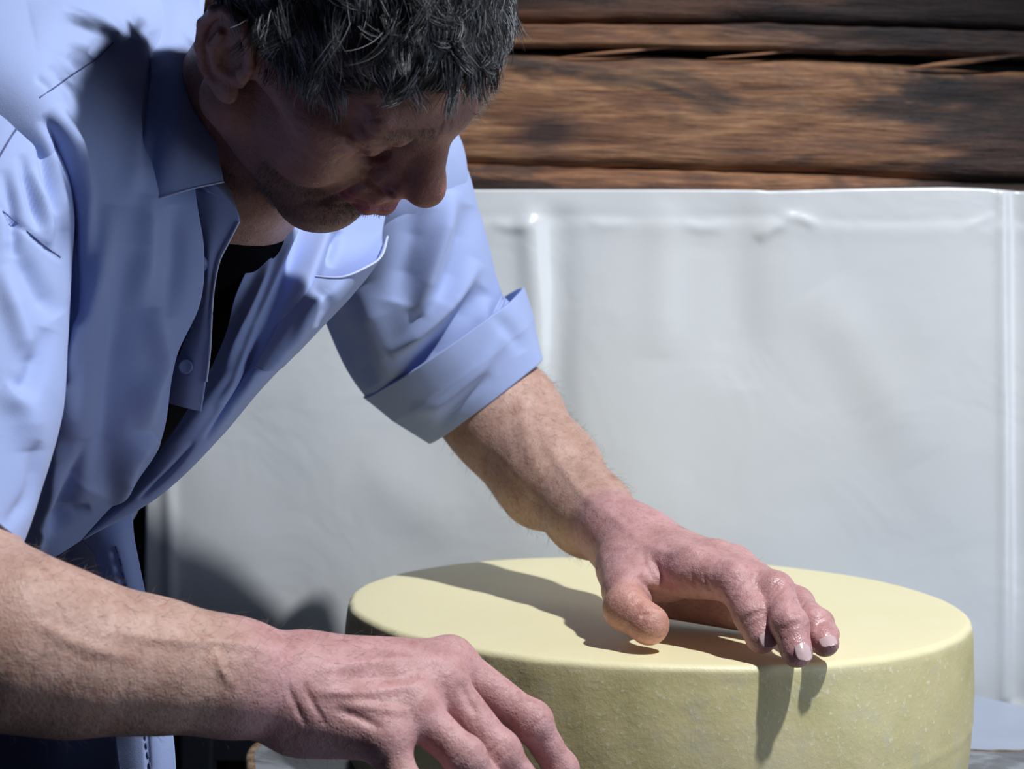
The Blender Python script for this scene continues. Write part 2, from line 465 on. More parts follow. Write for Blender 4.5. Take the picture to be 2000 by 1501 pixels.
# hanging plastic sheet
def tarp():
    D0 = 1.95; nu, nv = 260, 170
    us = np.linspace(292, 2250, nu)
    top = np.interp(us, [290, 930, 1000, 1300, 1480, 1500, 1700, 1850, 1920, 1990, 2250], [352, 370, 370, 370, 371, 373, 368, 366, 368, 374, 372])
    V = np.zeros((nv, nu, 3)); Yf = P(1500, 400, D0)[1]
    for j, u in enumerate(us):
        T = P(u, top[j], D0); B_ = P(u, 1425, D0-.015)
        f = np.linspace(0, 1, nv)
        V[:, j, 0] = T[0]; V[:, j, 2] = T[2]*(1-f)+B_[2]*f; V[:, j, 1] = Yf-.006*f
    V = V.reshape(-1, 3); Q = quads(nv, nu); N = normals(V, Q)
    if N[:, 1].mean() > 0: Q = Q[:, ::-1].copy()
    x = V[:, 0]; z = V[:, 2]; UV = px(V); u, v = UV[:, 0], UV[:, 1]
    f = np.clip((v-370)/1000, 0, 1); h = np.zeros(len(V))
    h += .0035*np.sin(x*17+.6+1.2*np.sin(z*5))*np.clip(f*3+.15, 0, 1)*(1-.5*f)
    h += .0018*np.sin(x*41+2*np.sin(z*7)+1)*np.clip(f*4, 0, 1)*(1-f)
    h += vnoise(V*np.array([2.2, 1, 1.6]), 4)*.006*np.clip(f*2, 0, 1)
    h += vnoise(V*np.array([9, 1, 5]), 8)*.0012
    for b in [([(930, 424), (1080, 420), (1300, 424), (1500, 422), (1700, 432), (1930, 428), (2000, 436)], 10, -.0007),
              ([(930, 440), (1300, 442), (1600, 444), (2000, 450)], 22, .0009),
              ([(1478, 470), (1505, 448), (1550, 425)], 12, .0030, (1, 1)), ([(1520, 420), (1560, 425), (1600, 440)], 9, .003, (1, 1)),
              ([(1330, 436), (1375, 446), (1420, 440)], 10, .0014, (1, 1)), ([(960, 434), (1000, 444), (1040, 440)], 10, .0018, (1, 1)), ([(1150, 430), (1180, 440), (1230, 434)], 9, .001, (1, 1)),
              ([(1035, 440), (1050, 600), (1048, 800)], 26, .006, (0, 1)), ([(1090, 440), (1085, 700), (1080, 1050)], 34, -.005, (0, 1)),
              ([(1880, 444), (1925, 428), (1945, 420)], 8, .0018, (1, 1)), ([(1958, 380), (1960, 800), (1962, 1360)], 10, .003),
              ([(1985, 380), (1990, 800), (1990, 1360)], 20, -.003), ([(1600, 560), (1680, 700), (1800, 900)], 60, .004, (1, 1)),
              ([(1300, 440), (1290, 700)], 40, .003, (0, 1)), ([(1440, 440), (1450, 760)], 45, -.003, (0, 1)),
              ([(330, 900), (334, 1200), (336, 1420)], 12, .004), ([(700, 900), (900, 1050)], 60, .003, (1, 1))]:
        h += brush(UV, *b)
    V[:, 1] -= h
    o = mesh('plastic_sheet', V, Q, TARP, loc=P(1100, 900, D0))
    md = o.modifiers.new('thickness', 'SOLIDIFY'); md.thickness = .0012; md.offset = -1
    tag(o, 'creased white plastic sheet hung on the timber wall behind the cheese', 'sheet')
tarp()

# ------------------------------------------------------------------ work table
STEEL = m_simple('pale_steel', (.36, .42, .56), (.44, .50, .62), 5, .38, .1, .001, .2)
t = NT('wet_slate'); v_ = t.coord(); n_ = t.noise(v_, 11, 5, .6, 1.0)
t.bump([(t.noise(v_, 26, 3), .3, .003)])
WETD = t.set(Base_Color=t.ramp(n_, [(.40, (.018, .020, .024)), (.47, (.05, .055, .062)), (.56, (.10, .105, .12)), (.64, (.22, .24, .27))]), Roughness=.22)  # pale stops paint in the reflections on the wet surface
BARK = m_simple('rough_board_edge', (.16, .09, .045), (.42, .30, .19), 90, .8, .8, .004)
tb = empty('work_table', (.2, 1.5, .0)); tag(tb, 'pale blue steel work table under the dark wet board', 'table')
c0 = PZ(1900, 1338, .800); c1 = PZ(2000, 1366, .800)
sl_ = (c1-c0); cA = c0-sl_*.15; cB = c1+sl_*3.0
yb = min(cA[1], 1.925)
Ptop = [(-.150, 1.12), (cB[0], 1.12), (cB[0], cB[1]), (cA[0], yb), (-.150, yb)]
def prism(name, poly, z0, z1, mat, bevel=.002):
    n = len(poly); V = [(x, y, z0) for x, y in poly]+[(x, y, z1) for x, y in poly]
    Fc = [tuple(range(n))[::-1], tuple(range(n, 2*n))]+[(i, (i+1) % n, n+(i+1) % n, n+i) for i in range(n)]
    o = mesh(name, V, Fc, mat, smooth=False)
    if bevel: b = o.modifiers.new('bevel', 'BEVEL'); b.width = bevel; b.segments = 2
    return o
under(prism('table_top', Ptop, .770, .7995, STEEL), tb)
GREYM = m_simple('dull_grey_steel', (.12, .13, .15), (.18, .19, .21), 6, .5, .1, .001, .3)
under(prism('rail', [(-.325, 1.885), (.0, 1.885), (.0, 1.905), (-.325, 1.905)], .725, .7699, GREYM, .002), tb)
for x, y in ((-.307, 1.895), (.60, 1.60), (-.13, 1.15), (.60, 1.15)):
    under(prism('leg', [(x-.016, y-.016), (x+.016, y-.016), (x+.016, y+.016), (x-.016, y+.016)], 0, .770, GREYM, .003), tb)
# dark wet board with a rough bark-like rim under the cheese
bl = [(-.175, 1.650), (-.198, 1.64), (-.213, 1.61), (-.212, 1.56), (-.19, 1.47), (-.15, 1.36), (-.09, 1.24), (0, 1.16), (.2, 1.14), (.45, 1.15), (.58, 1.22), (.60, 1.40), (.585, 1.6),
      (.545, 1.655), (.49, 1.662), (.45, 1.648), (.40, 1.652), (.33, 1.70), (.2, 1.74), (.05, 1.73), (-.08, 1.70)]
bl = spline(np.array(bl+[bl[0]]), 7)[:-1]
bl = bl+np.c_[vnoise(np.c_[bl, bl[:, :1]]*22, 2), vnoise(np.c_[bl, bl[:, :1]]*22, 3)]*.0025
n = len(bl); cb = bl.mean(0); inner = cb+(bl-cb)*.985
V = np.vstack([np.c_[bl, np.full(n, .8005)], np.c_[bl+(bl-cb)*.004, np.full(n, .806)], np.c_[inner, np.full(n, .812)]])
board = empty('wet_board', (*cb, .8)); tag(board, 'dark wet slab with rough edge lying under the cheese wheel', 'board')
under(mesh('board_face', np.vstack([np.c_[inner, np.full(n, .8006)], np.c_[inner, np.full(n, ZT)]]),
      [tuple(range(n))[::-1], tuple(range(n, 2*n))]+[(i, (i+1) % n, n+(i+1) % n, n+i) for i in range(n)], WETD, smooth=False), board)
V = np.vstack([np.c_[inner, np.full(n, .8005)], np.c_[bl, np.full(n, .8005)], np.c_[bl+(bl-cb)*.006, np.full(n, .807)], np.c_[bl, np.full(n, .8125)], np.c_[inner, np.full(n, .8128)]])
V[:, 2] += np.where(V[:, 2] > .805, vnoise(V*30, 6)*.0012, 0)
rq = np.vstack([quads(5, n, True), np.stack([4*n+np.arange(n), 4*n+(np.arange(n)+1) % n, (np.arange(n)+1) % n, np.arange(n)], 1)])
under(mesh('rough_rim', V, rq, BARK), board)

# ------------------------------------------------------------------ cheese wheel
CX, CY, CR = .1254, 1.595, .2600
def cheese():
    prof = []
    R = CR; H = ZC-ZT-.0015
    for f in np.linspace(0, .93, 24): prof.append((R*f, H+.0006*math.sin(f*9)))
    for a in np.linspace(0, 90, 9)[0:]:
        a = math.radians(a); prof.append((R-.006+.006*math.sin(a)-.001, H-.006+.006*math.cos(a)))
    for f in np.linspace(.04, .95, 34): prof.append((R-.001+.0035*math.sin(f*math.pi), (H-.006)*(1-f)+.005*f))
    prof += [(R-.006, 0), (R*.5, 0), (0, 0)]
    prof = np.array(prof); nu = 300; th = np.linspace(0, 2*np.pi, nu, endpoint=False)
    V = np.stack([prof[:, None, 0]*np.cos(th), prof[:, None, 0]*np.sin(th), np.repeat(prof[:, 1:2], nu, 1)], -1).reshape(-1, 3)
    rad = np.hypot(V[:, 0], V[:, 1]); side = np.clip((rad-R*.93)/(R*.05), 0, 1)*(V[:, 2] > .004)
    nn = vnoise(V*24, 3)*.0007+vnoise(V*70, 5)*.0003
    rim = np.exp(-((V[:, 2]-H)/.018)**2)*side
    sc = 1+side*nn/np.maximum(rad, 1e-4)+rim*vnoise(V*9, 9)*.0016/np.maximum(rad, 1e-4)
    V[:, :2] *= sc[:, None]
    V[:, 2] += (V[:, 2] > H-.004)*(vnoise(V*5, 12)*.0006)
    # press seam running round the rind
    zs = H*.36+.006*np.sin(th*2+1.2)
    zz = np.tile(zs, len(prof)); V[:, :2] *= (1+side*np.exp(-((V[:, 2]-zz)/.0022)**2)*.0005/np.maximum(rad, .01))[:, None]
    Q = quads(len(prof), nu, True)
    N = normals(V, Q)
    if (N[:, 2]*(V[:, 2] > H-.002)).sum() < 0: Q = Q[:, ::-1].copy()
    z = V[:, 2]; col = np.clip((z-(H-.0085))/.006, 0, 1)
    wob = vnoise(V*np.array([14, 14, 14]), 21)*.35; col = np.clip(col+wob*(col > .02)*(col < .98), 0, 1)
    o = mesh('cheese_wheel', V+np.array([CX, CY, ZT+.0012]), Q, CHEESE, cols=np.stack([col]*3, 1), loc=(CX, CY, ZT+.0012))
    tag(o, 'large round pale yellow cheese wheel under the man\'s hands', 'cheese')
cheese()

# ------------------------------------------------------------------ the man
HIP = P(-40, 1440, 1.46)
man = empty('person', (HIP[0], HIP[1], 0)); 
tag(man, 'man in light blue shirt bending over and handling the cheese wheel', 'person')
# head frame
HS = 1.05
Rf = np.array([[0.546, 0.659, 0.517], [-.837, .403, .371], [.036, -.635, .772]])
_u, _s, _v = np.linalg.svd(Rf); Rf = _u @ _v
HT = np.array([-.1178, .2246, -1.2412])*HS+np.array([.003, .0070, 0])
def Hd(p): return CAM + MC @ (Rf @ (np.asarray(p, float)*HS) + HT)
HR = MC @ Rf
def hE(c, r, k=.01, sub=False, rot=None):
    return Ell(Hd(c), _n(r)*HS, HR if rot is None else HR @ rot, k, sub)
def hC(a, b, r1, r2=None, k=.006, sub=False): return Cone(Hd(a), Hd(b), r1*HS, (r1 if r2 is None else r2)*HS, k, sub)
def hch(pts, rs, k=.005, sub=False): return chain([Hd(p) for p in pts], [r*HS for r in rs], k, sub)
def ry(a):
    a = math.radians(a); return np.array([[math.cos(a), 0, math.sin(a)], [0, 1, 0], [-math.sin(a), 0, math.cos(a)]])
def rz(a):
    a = math.radians(a); return np.array([[math.cos(a), -math.sin(a), 0], [math.sin(a), math.cos(a), 0], [0, 0, 1]])
head = [hE((-.015, 0, .045), (.098, .077, .085)), hE((.04, 0, .052), (.053, .062, .055), .02), hE((.035, 0, -.03), (.055, .056, .068), .02),
        hE((.028, 0, -.078), (.055, .044, .026), .02)]
for s in (-1, 1):
    head += [hC((.0, s*.060, -.055), (.064, s*.024, -.092), .021, .016, .02),
             hE((.056, s*.048, -.004), (.024, .020, .017), .016), hE((.052, s*.040, -.036), (.030, .022, .030), .018),
             hC((.0, s*.064, -.0), (.05, s*.056, .0), .012, .012, .015)]
head += [Ell(P(628, 405, 1.366), (.021, .015, .016), None, .03), hE((.078, 0, -.045), (.026, .031, .028), .014), hE((.079, 0, -.091), (.019, .023, .017), .014)]
for s in (-1, 1):
    head += [hC((.093, s*.010, .041), (.079, s*.046, .043), .0115, .010, .014)]
for s in (-1, 1): head += [hE((.107, s*.036, .019), (.020, .018, .0115), .012, True)]
for s in (-1, 1):
    head += [hE((.0745, s*.033, .021), (.0150, .0165, .0125), .004),
             *hch([(.090, s*.017, .0165), (.0905, s*.030, .0150), (.083, s*.045, .0165)], [.0016]*3, .003, True)]   # lid line
    head += hch([(.088, s*.016, .031), (.0895, s*.033, .0325), (.080, s*.048, .026)], [.0045, .0058, .0045], .006)      # heavy upper lid fold
    head += hch([(.085, s*.018, .008), (.082, s*.032, .004), (.074, s*.044, .008)], [.004, .005, .003], .006)             # bag under the eye
head += [hC((.092, 0, .036), (.111, 0, .000), .0098, .0108, .012), hC((.089, -.008, .028), (.097, -.011, -.012), .0075, .0075, .012), hC((.089, .008, .028), (.097, .011, -.012), .0075, .0075, .012), hE((.1165, 0, -.0115), (.0150, .0150, .0130), .010)]
for s in (-1, 1):
    head += [hE((.1030, s*.0165, -.0180), (.013, .0075, .0098), .006), hE((.112, s*.0072, -.0262), (.0055, .0038, .0042), .003, True)]
# mouth
head += [hE((.088, 0, -.037), (.019, .022, .012), .010)]
for s in (-1, 1):
    head += hch([(.1055, 0, -.0425), (.1025, s*.013, -.0420), (.0885, s*.030, -.0490)], [.0055, .0055, .0025], .004)
    head += hch([(.1055, 0, -.0555), (.1010, s*.013, -.0555), (.0875, s*.029, -.0520)], [.0085, .0075, .0030], .004)
for s in (-1, 1):
    head += hch([(.1130, 0, -.0488), (.1080, s*.013, -.0482), (.0915, s*.030, -.0500), (.084, s*.035, -.054)], [.0016, .0016, .0016, .0010], .0022, True)
    head += hch([(.106, s*.022, -.012), (.099, s*.030, -.026), (.089, s*.040, -.046), (.080, s*.043, -.068)], [.003, .004, .0042, .003], .007, True)
head += [hC((.1085, 0, -.027), (.1105, 0, -.037), .0018, .0022, .004, True), hC((.1, -.012, -.0705), (.1, .012, -.0705), .004, .004, .010, True)]
# ears
for s in (-1, 1):
    er = rz(-s*13) @ ry(-17)
    ec = np.array([-.013, s*.081, -.003])
    def E_(x, y, z): return ec + er @ np.array([x, s*y, z])
    head += [hE(ec, (.0185, .0042, .0335), .004, False, er), hE(E_(.006, -.004, -.002), (.013, .010, .016), .008, False, er)]
    a = np.radians([-35, 0, 35, 70, 100, 130, 165, 200, 230, 255])
    hel = [E_(.0195*math.cos(q+.0), .0045+.002*math.sin(q), .003+.0325*math.sin(q)) for q in a]
    head += hch([tuple(q) for q in hel], [.0026, .0032, .0038, .0040, .0040, .0040, .0038, .0034, .0034, .004], .0025)
    head += [hE(E_(.0055, .0015, -.031), (.0095, .0055, .0085), .006, False, er),
             hE(E_(.006, .0060, -.003), (.0085, .0070, .0125), .003, True, er), hE(E_(.0, .0070, .014), (.0085, .0040, .009), .003, True, er),
             hE(E_(.0155, .0035, -.006), (.0045, .004, .006), .003, False, er)]
    head += hch([tuple(E_(-.005, .005, .014)), tuple(E_(-.009, .0055, .0)), tuple(E_(-.002, .005, -.016))], [.0028, .003, .003], .003)
NB = P(415, 330, 1.47); SR = P(40, 330, 1.33); SL = P(760, 330, 1.625); CH = P(235, 570, 1.60); PEL = P(-190, 1380, 1.56)
nk = hd0 = Hd((-.02, 0, -.02))
torso = [Cone(Hd((-.015, 0, -.02)), NB, .058, .064, .03), Cone(Hd((.02, 0, -.06)), P(450, 420, 1.44), .030, .035, .03),
         Cone(NB, CH, .058, .085, .05), Cone(SR, NB, .045, .052, .04), Cone(SL, NB+_n((0, .03, 0)), .044, .048, .04),
         Cone(SR+(CH-SR)*.3, CH, .055, .09, .05), Cone(SL+(CH-SL)*.25, CH, .048, .085, .05), Cone(CH, PEL, .085, .080, .05)]
# arms
EL = P(880, 715, 1.705); 
armL = chain([SL, P(795, 560, 1.67), EL], [.044, .043, .044], .02)
armL += chain([EL, P(985, 815, 1.695), P(1075, 925, 1.645), P(1152, 1003, 1.590), P(1216, 1052, 1.530)], [.047, .0480, .0420, .0330, .0265], .02)
armL += [Cone(P(955, 800, 1.69), P(1050, 960, 1.655), .035, .027, .02), Cone(P(1200, 1030, 1.535), P(1258, 1052, 1.52), .023, .022, .02)]
# left hand (on the cheese)
W_ = P(1235, 1075, 1.510)
def tipd(u, v, r): return PZ(u, v, ZC+r)
hand = []
def touch(p, rr):
    """keep a ball of radius rr just resting on the cheese"""
    p = p.copy(); c = np.array([CX, CY]); e = p[:2]-c; rho = np.linalg.norm(e); RE, ZE = CR-.006, ZC-.005
    if rho < RE: p[2] = max(p[2], ZC+rr-.0002)
    elif p[2] > ZE:
        q = np.array([rho-RE, p[2]-ZE]); dd = np.linalg.norm(q)
        if dd < rr+.0048: q *= (rr+.0048)/dd; p[:2] = c+e/rho*(RE+q[0]); p[2] = ZE+q[1]
    return p
mI, mM, mR_, mP = P(1352, 1118, 1.430), P(1398, 1098, 1.448), P(1432, 1104, 1.475), P(1455, 1124, 1.505)
hand += [Cone(W_, mI, .0200, .0165, .02), Cone(W_+(0, .01, 0), mM, .021, .0160, .02), Cone(W_+(0, .02, 0), mR_, .021, .0150, .02), Cone(W_+(0, .028, -.004), mP, .020, .014, .02),
         Cone(P(1215, 1100, 1.48), P(1300, 1130, 1.455), .017, .016, .02)]
FL = {'index': ([mI, P(1438, 1138, 1.398), P(1470, 1200, 1.376), P(1487, 1244, 1.368)], [.0185, .0148, .0130, .0118]),
      'middle': ([mM, P(1512, 1155, 1.390), P(1543, 1220, 1.354), P(1556, 1272, 1.344)], [.0165, .0138, .0125, .0114]),
      'ring': ([mR_, P(1556, 1180, 1.425), P(1590, 1216, 1.380), P(1611, 1254, 1.362)], [.015, .0120, .0112, .0104]),
      'pinky': ([mP, P(1560, 1180, 1.463), P(1601, 1216, 1.425), P(1617, 1238, 1.405)], [.013, .0105, .0096, .0088])}
for k_, (p, r) in FL.items():
    for j in (1, 2, 3): p[j] = touch(p[j], r[j])
    c4 = chain(p, r, .0024); c4[0].k = .008; hand += c4
    hand += [Ell(p[1], (r[1]*1.05,)*3, None, .006), Ell(p[2], (r[2]*1.02,)*3, None, .005)]
# thumb
th = [P(1224, 1116, 1.478), P(1225, 1150, 1.440), P(1223, 1187, 1.408), P(1267, 1219, 1.391)]
for j in (1, 2, 3): th[j] = touch(th[j], (.0155, .0158, .0153)[j-1])
hand += [Cone(th[0], th[1], .0180, .0155, .016), Cone(W_, th[1], .0185, .0150, .018)]+chain(th[1:], [.0155, .0148, .0152], .006) + [Ell(th[2], (.0158,)*3, None, .006)]
hand += [Cone(touch(P(1290, 1138, 1.512), .028), touch(P(1440, 1190, 1.480), .0225), .027, .021, .02)]
hand += [Cone(th[0]+(th[1]-th[0])*.2, mI+(th[1]-mI)*.35+_n((0, .012, 0)), .010, .009, .012)]    # web
# right arm and hand (near)
ER = P(-110, 1235, 1.13)
armR = chain([SR, P(-30, 480, 1.26), P(-45, 700, 1.225), P(-90, 950, 1.18), ER], [.045, .040, .040, .041, .044], .02)
armR += chain([ER, P(20, 1250, 1.135), P(150, 1283, 1.15), P(300, 1300, 1.17), P(450, 1322, 1.19), P(580, 1345, 1.21)], [.047, .050, .0440, .0375, .0335, .031], .02)
WR = P(600, 1345, 1.215)
mI2, mM2, mR2, mP2 = P(878, 1292, 1.262), P(858, 1330, 1.235), P(805, 1385, 1.212), P(752, 1440, 1.195)
handR = [Cone(WR+(0, .01, .008), mI2, .024, .0155, .02), Cone(WR, mM2, .026, .0165, .02), Cone(WR+(0, -.004, -.006), mR2, .026, .0165, .02), Cone(WR+(0, -.006, -.012), mP2, .026, .0155, .02)]
FR = {'index': ([mI2, P(1038, 1408, 1.262), P(1095, 1500, 1.270), P(1128, 1570, 1.285)], [.0150, .0122, .0105, .009]),
      'middle': ([mM2, P(975, 1468, 1.232), P(1045, 1555, 1.245), P(1080, 1620, 1.268)], [.0155, .0125, .0108, .009]),
      'ring': ([mR2, P(908, 1478, 1.204), P(990, 1590, 1.225), P(1030, 1640, 1.25)], [.0150, .0118, .0105, .009]),
      'pinky': ([mP2, P(790, 1540, 1.188), P(850, 1620, 1.21), P(880, 1660, 1.23)], [.0140, .0112, .0095, .008])}
for k_, (p, r) in FR.items():
    handR += chain(p, r, .005); handR += [Ell(p[0], (r[0]*1.05,)*3, None, .008), Ell(p[1], (r[1]*1.10,)*3, None, .006), Ell(p[2], (r[2]*1.06,)*3, None, .005)]
thR = [P(680, 1370, 1.24), P(800, 1400, 1.285), P(890, 1440, 1.305), P(935, 1475, 1.313)]
handR += chain(thR, [.020, .015, .0125, .0115], .008)
prims = torso+head+armL+hand+armR+handR
allp = np.array([q.a if isinstance(q, Cone) else q.c for q in prims]+[q.b for q in prims if isinstance(q, Cone)])
lo, hi = allp.min(0)-.16, allp.max(0)+.16
V, Q = polygonise(prims, .0015, lo, hi)
V = smooth(V, Q, 1, .4)
N = normals(V, Q); UV = px(V)
# veins, tendons, wrinkles
SB = [  # left hand and forearm
    ([(1150, 960), (1230, 1040), (1290, 1075), (1370, 1080)], 9, .0012, (1, 1)), ([(1060, 850), (1110, 930), (1190, 1020)], 10, .0012, (1, 1)),
    ([(1270, 1085), (1285, 1110), (1300, 1150)], 6, -.0022, (1, 1)), ([(1255, 1075), (1262, 1110), (1285, 1140)], 6, -.0014, (1, 1)),
    ([(1300, 1060), (1340, 1070), (1390, 1075), (1440, 1100)], 8, .0013, (1, 1)), ([(1240, 1150), (1270, 1165), (1290, 1180)], 6, -.0012, (1, 1)),
    ([(1010, 770), (1030, 860), (1060, 940)], 16, .0014, (1, 1)), ([(940, 870), (1010, 950), (1080, 1020)], 12, -.0012, (1, 1)),
    ([(1215, 1175), (1235, 1180), (1255, 1172)], 3.5, -.0010, (1, 1)), ([(1208, 1187), (1230, 1192), (1256, 1184)], 3.5, -.0010, (1, 1)),
    ([(1235, 1222), (1262, 1200), (1290, 1190)], 4, -.0008, (1, 1)),
    # right hand
    ([(620, 1305), (760, 1290), (860, 1285)], 11, .0022, (1, 1)), ([(660, 1322), (760, 1322), (820, 1316)], 12, -.0022, (1, 1)),
    ([(600, 1350), (720, 1352), (840, 1330)], 10, .0018, (1, 1)), ([(660, 1370), (750, 1385), (800, 1390)], 9, .0016, (1, 1)),
    ([(650, 1385), (700, 1400), (750, 1425)], 8, -.0018, (1, 1)), ([(900, 1330), (915, 1365), (930, 1400)], 9, -.002, (1, 1)),
    ([(200, 1230), (330, 1250), (460, 1255), (560, 1280)], 12, .0016, (1, 1)), ([(60, 1210), (160, 1260), (280, 1290)], 14, .0014, (1, 1)),
    ([(420, 1265), (430, 1300), (450, 1340)], 9, .0016, (1, 1)), ([(560, 1330), (575, 1370), (600, 1420)], 6, -.0012, (1, 1)), ([(590, 1325), (610, 1370), (640, 1420)], 6, -.0012, (1, 1)),
    # face wrinkles
    ([(670, 268), (686, 286), (718, 298), (750, 298), (778, 284)], 4.5, -.0024, (1, 1)), ([(676, 262), (700, 283), (735, 290), (765, 280)], 5, .0014, (1, 1)),
    ([(690, 307), (712, 310), (745, 306), (768, 298)], 4, -.0020, (1, 1)), ([(700, 318), (730, 322), (765, 312)], 5, .0010, (1, 1)),
    ([(742, 322), (722, 338), (724, 358), (745, 372), (768, 378)], 5, -.0030, (1, 1)), ([(740, 345), (745, 358)], 8, .0016, (1, 1)),
    ([(720, 350), (690, 368), (650, 388), (610, 402)], 6, -.0026, (1, 1)), ([(650, 400), (690, 400), (730, 406), (772, 408)], 3.5, -.0016, (1, 1)),
    ([(730, 278), (775, 282), (812, 268)], 6, -.0014, (1, 1)), ([(752, 372), (768, 380)], 5, -.003, (1, 1)),
    ([(655, 225), (720, 232), (790, 228)], 4, -.0007, (1, 1)), ([(690, 200), (760, 205), (850, 195)], 4, -.0007, (1, 1)), ([(700, 178), (780, 180), (880, 165)], 4, -.0006, (1, 1)),
    ([(868, 232), (862, 248), (858, 262)], 3.5, -.0012, (1, 1)), ([(880, 225), (880, 240), (876, 255)], 3.5, -.0010, (1, 1)),
    ([(683, 300), (665, 310), (650, 322)], 3, -.0008, (1, 1)), ([(684, 294), (662, 292), (645, 296)], 3, -.0008, (1, 1)), ([(684, 286), (668, 276), (655, 272)], 3, -.0008, (1, 1)),
    ([(640, 330), (690, 350), (720, 352)], 6, -.0009, (1, 1)), ([(560, 410), (600, 395), (640, 392)], 6, -.001, (1, 1)),
]
SB[:0] = [([(1250, 1122), (1272, 1148), (1298, 1182)], 7, -.0045, (1, 1)), ([(1238, 1214), (1254, 1201), (1276, 1193)], 3, -.0012, (1, 1)), ([(1205, 1160), (1225, 1166), (1246, 1158)], 3, -.0010, (1, 1)), ([(1330, 1120), (1336, 1145), (1352, 1165)], 4, -.0010, (1, 1)), ([(1350, 1118), (1358, 1142), (1372, 1165)], 4, -.0010, (1, 1)), ([(1372, 1118), (1382, 1142), (1394, 1162)], 4, -.0010, (1, 1)), ([(1180, 1090), (1200, 1075), (1225, 1070)], 4, -.0010, (1, 1)), ([(1185, 1105), (1210, 1092), (1235, 1090)], 4, -.0010, (1, 1))]
SK = ['L']*19+['R']*11+['F']*(len(SB)-30)
for p, r in FL.values():   # knuckle creases of the left hand
    for j, q in ((1, 0), (1, -8), (1, 8), (2, 0), (2, 6)):
        c = px(p[j]); d0 = px(p[j+1])-px(p[j-1]); d0 /= np.linalg.norm(d0); nrm = np.array([-d0[1], d0[0]]); rr = r[j]/1.4*F
        cc = c+d0*q-d0*2
        SB.append(([cc-nrm*rr*.75+d0*3, cc, cc+nrm*rr*.75+d0*3], 2.8, -.0010, (1, 1))); SK.append('L')
for p, r in FR.values():
    for j, q in ((1, 0), (1, -11), (1, 11)):
        c = px(p[j]); d0 = px(p[j+1])-px(p[j-1]); d0 /= np.linalg.norm(d0); nrm = np.array([-d0[1], d0[0]]); rr = r[j]/1.2*F
        cc = c+d0*q
        SB.append(([cc-nrm*rr*.7, cc, cc+nrm*rr*.7], 3.2, -.0010, (1, 1))); SK.append('R')
_hx = ((V-CAM) @ MC-HT) @ Rf/HS
def seg_mask(pts, rr):
    d = np.full(len(V), 1e9)
    for a, b in zip(pts[:-1], pts[1:]): d = np.minimum(d, Cone(a, b, 0).d(V))
    return d < rr
masks = {'L': seg_mask([EL, W_, mM, FL['middle'][0][3]], .085), 'R': seg_mask([ER, WR, mM2, FR['middle'][0][3]], .10), 'F': np.linalg.norm(_hx, axis=1) < .15}
V0 = V.copy()
for key, mk in masks.items():
    sel = [b for b, k in zip(SB, SK) if k == key]
    Vm = apply_brushes(V0[mk], N[mk], sel, 0); V[mk] = Vm
# skin tint
T = np.ones((len(V), 3)); gl = np.ones(len(V))
def tint(w_, c):
    global T
    T = T*(1-w_[:, None])+T*np.array(c)*w_[:, None]
def near(pts, r):
    d = np.full(len(V), 1e9)
    for a, b in zip(pts[:-1], pts[1:]): d = np.minimum(d, Cone(a, b, 0).d(V))
    return np.clip(1-d/r, 0, 1)
X = ((V-CAM) @ MC-HT) @ Rf/HS      # head coordinates
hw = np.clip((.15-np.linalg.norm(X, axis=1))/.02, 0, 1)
hand_w = np.maximum(near([W_, mM, FL['middle'][0][1], FL['middle'][0][3]], .075), near([th[0], th[3]], .04))
hand_w = np.clip(hand_w*3, 0, 1)
tint(hand_w, (1.08, .95, 1.16))
hr_w = np.clip(near([WR, mM2, FR['middle'][0][1], FR['middle'][0][3]], .085)*3, 0, 1); tint(hr_w, (1.05, .92, 1.12))
tint(np.clip(near([th[2], th[3]], .026)*2, 0, 1), (1.08, .98, .78))
fw_ = np.clip(near([FL['index'][0][1], FL['index'][0][3]], .02)+near([FL['middle'][0][1], FL['middle'][0][3]], .02)+near([FL['ring'][0][1], FL['ring'][0][3]], .02), 0, 1)
tint(fw_, (1.02, .92, .96))
wetw = np.clip(near([FL['middle'][0][1], FL['middle'][0][3]], .022)*2.5, 0, 1)+.8*np.clip(near([FL['ring'][0][1], FL['ring'][0][3]], .02)*2, 0, 1)
gl -= .85*np.clip(wetw, 0, 1)
lips = (np.clip(1-np.abs(X[:, 1])/.031, 0, 1) > 0)*np.exp(-(((X[:, 2]+.0505)/.0085)**4))*(X[:, 0] > .086)
tint(lips*hw, (1.0, .68, .85))
tint(hw, (.66, .54, .54))  # redder head; its darkening paints in shade lost to the fill light
nose = np.exp(-((X[:, 0]-.118)**2+X[:, 1]**2+(X[:, 2]+.016)**2)/.018**2)*hw; tint(nose, (1.0, .72, .68))
stub = hw*np.clip((-X[:, 2]-.048)/.02, 0, 1)*np.clip((X[:, 0]+.005)/.03, 0, 1)*(1-np.clip(lips, 0, 1))
stub = np.clip(stub+hw*np.clip(near([P(628, 408, 1.366)], .03)*0+np.clip(1-np.linalg.norm(V-P(628, 408, 1.366), axis=1)/.032, 0, 1)*2, 0, 1), 0, 1)
stub *= .55+.45*(RNG.random(len(V)))
tint(stub, (.55, .60, .66))
spots = np.clip(vnoise(V*30, 44)-.25, 0, 1)*1.4; tint(spots*np.clip(1-hw, 0, 1), (.82, .70, .66))
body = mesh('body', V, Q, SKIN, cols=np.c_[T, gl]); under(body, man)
BODYP = prims

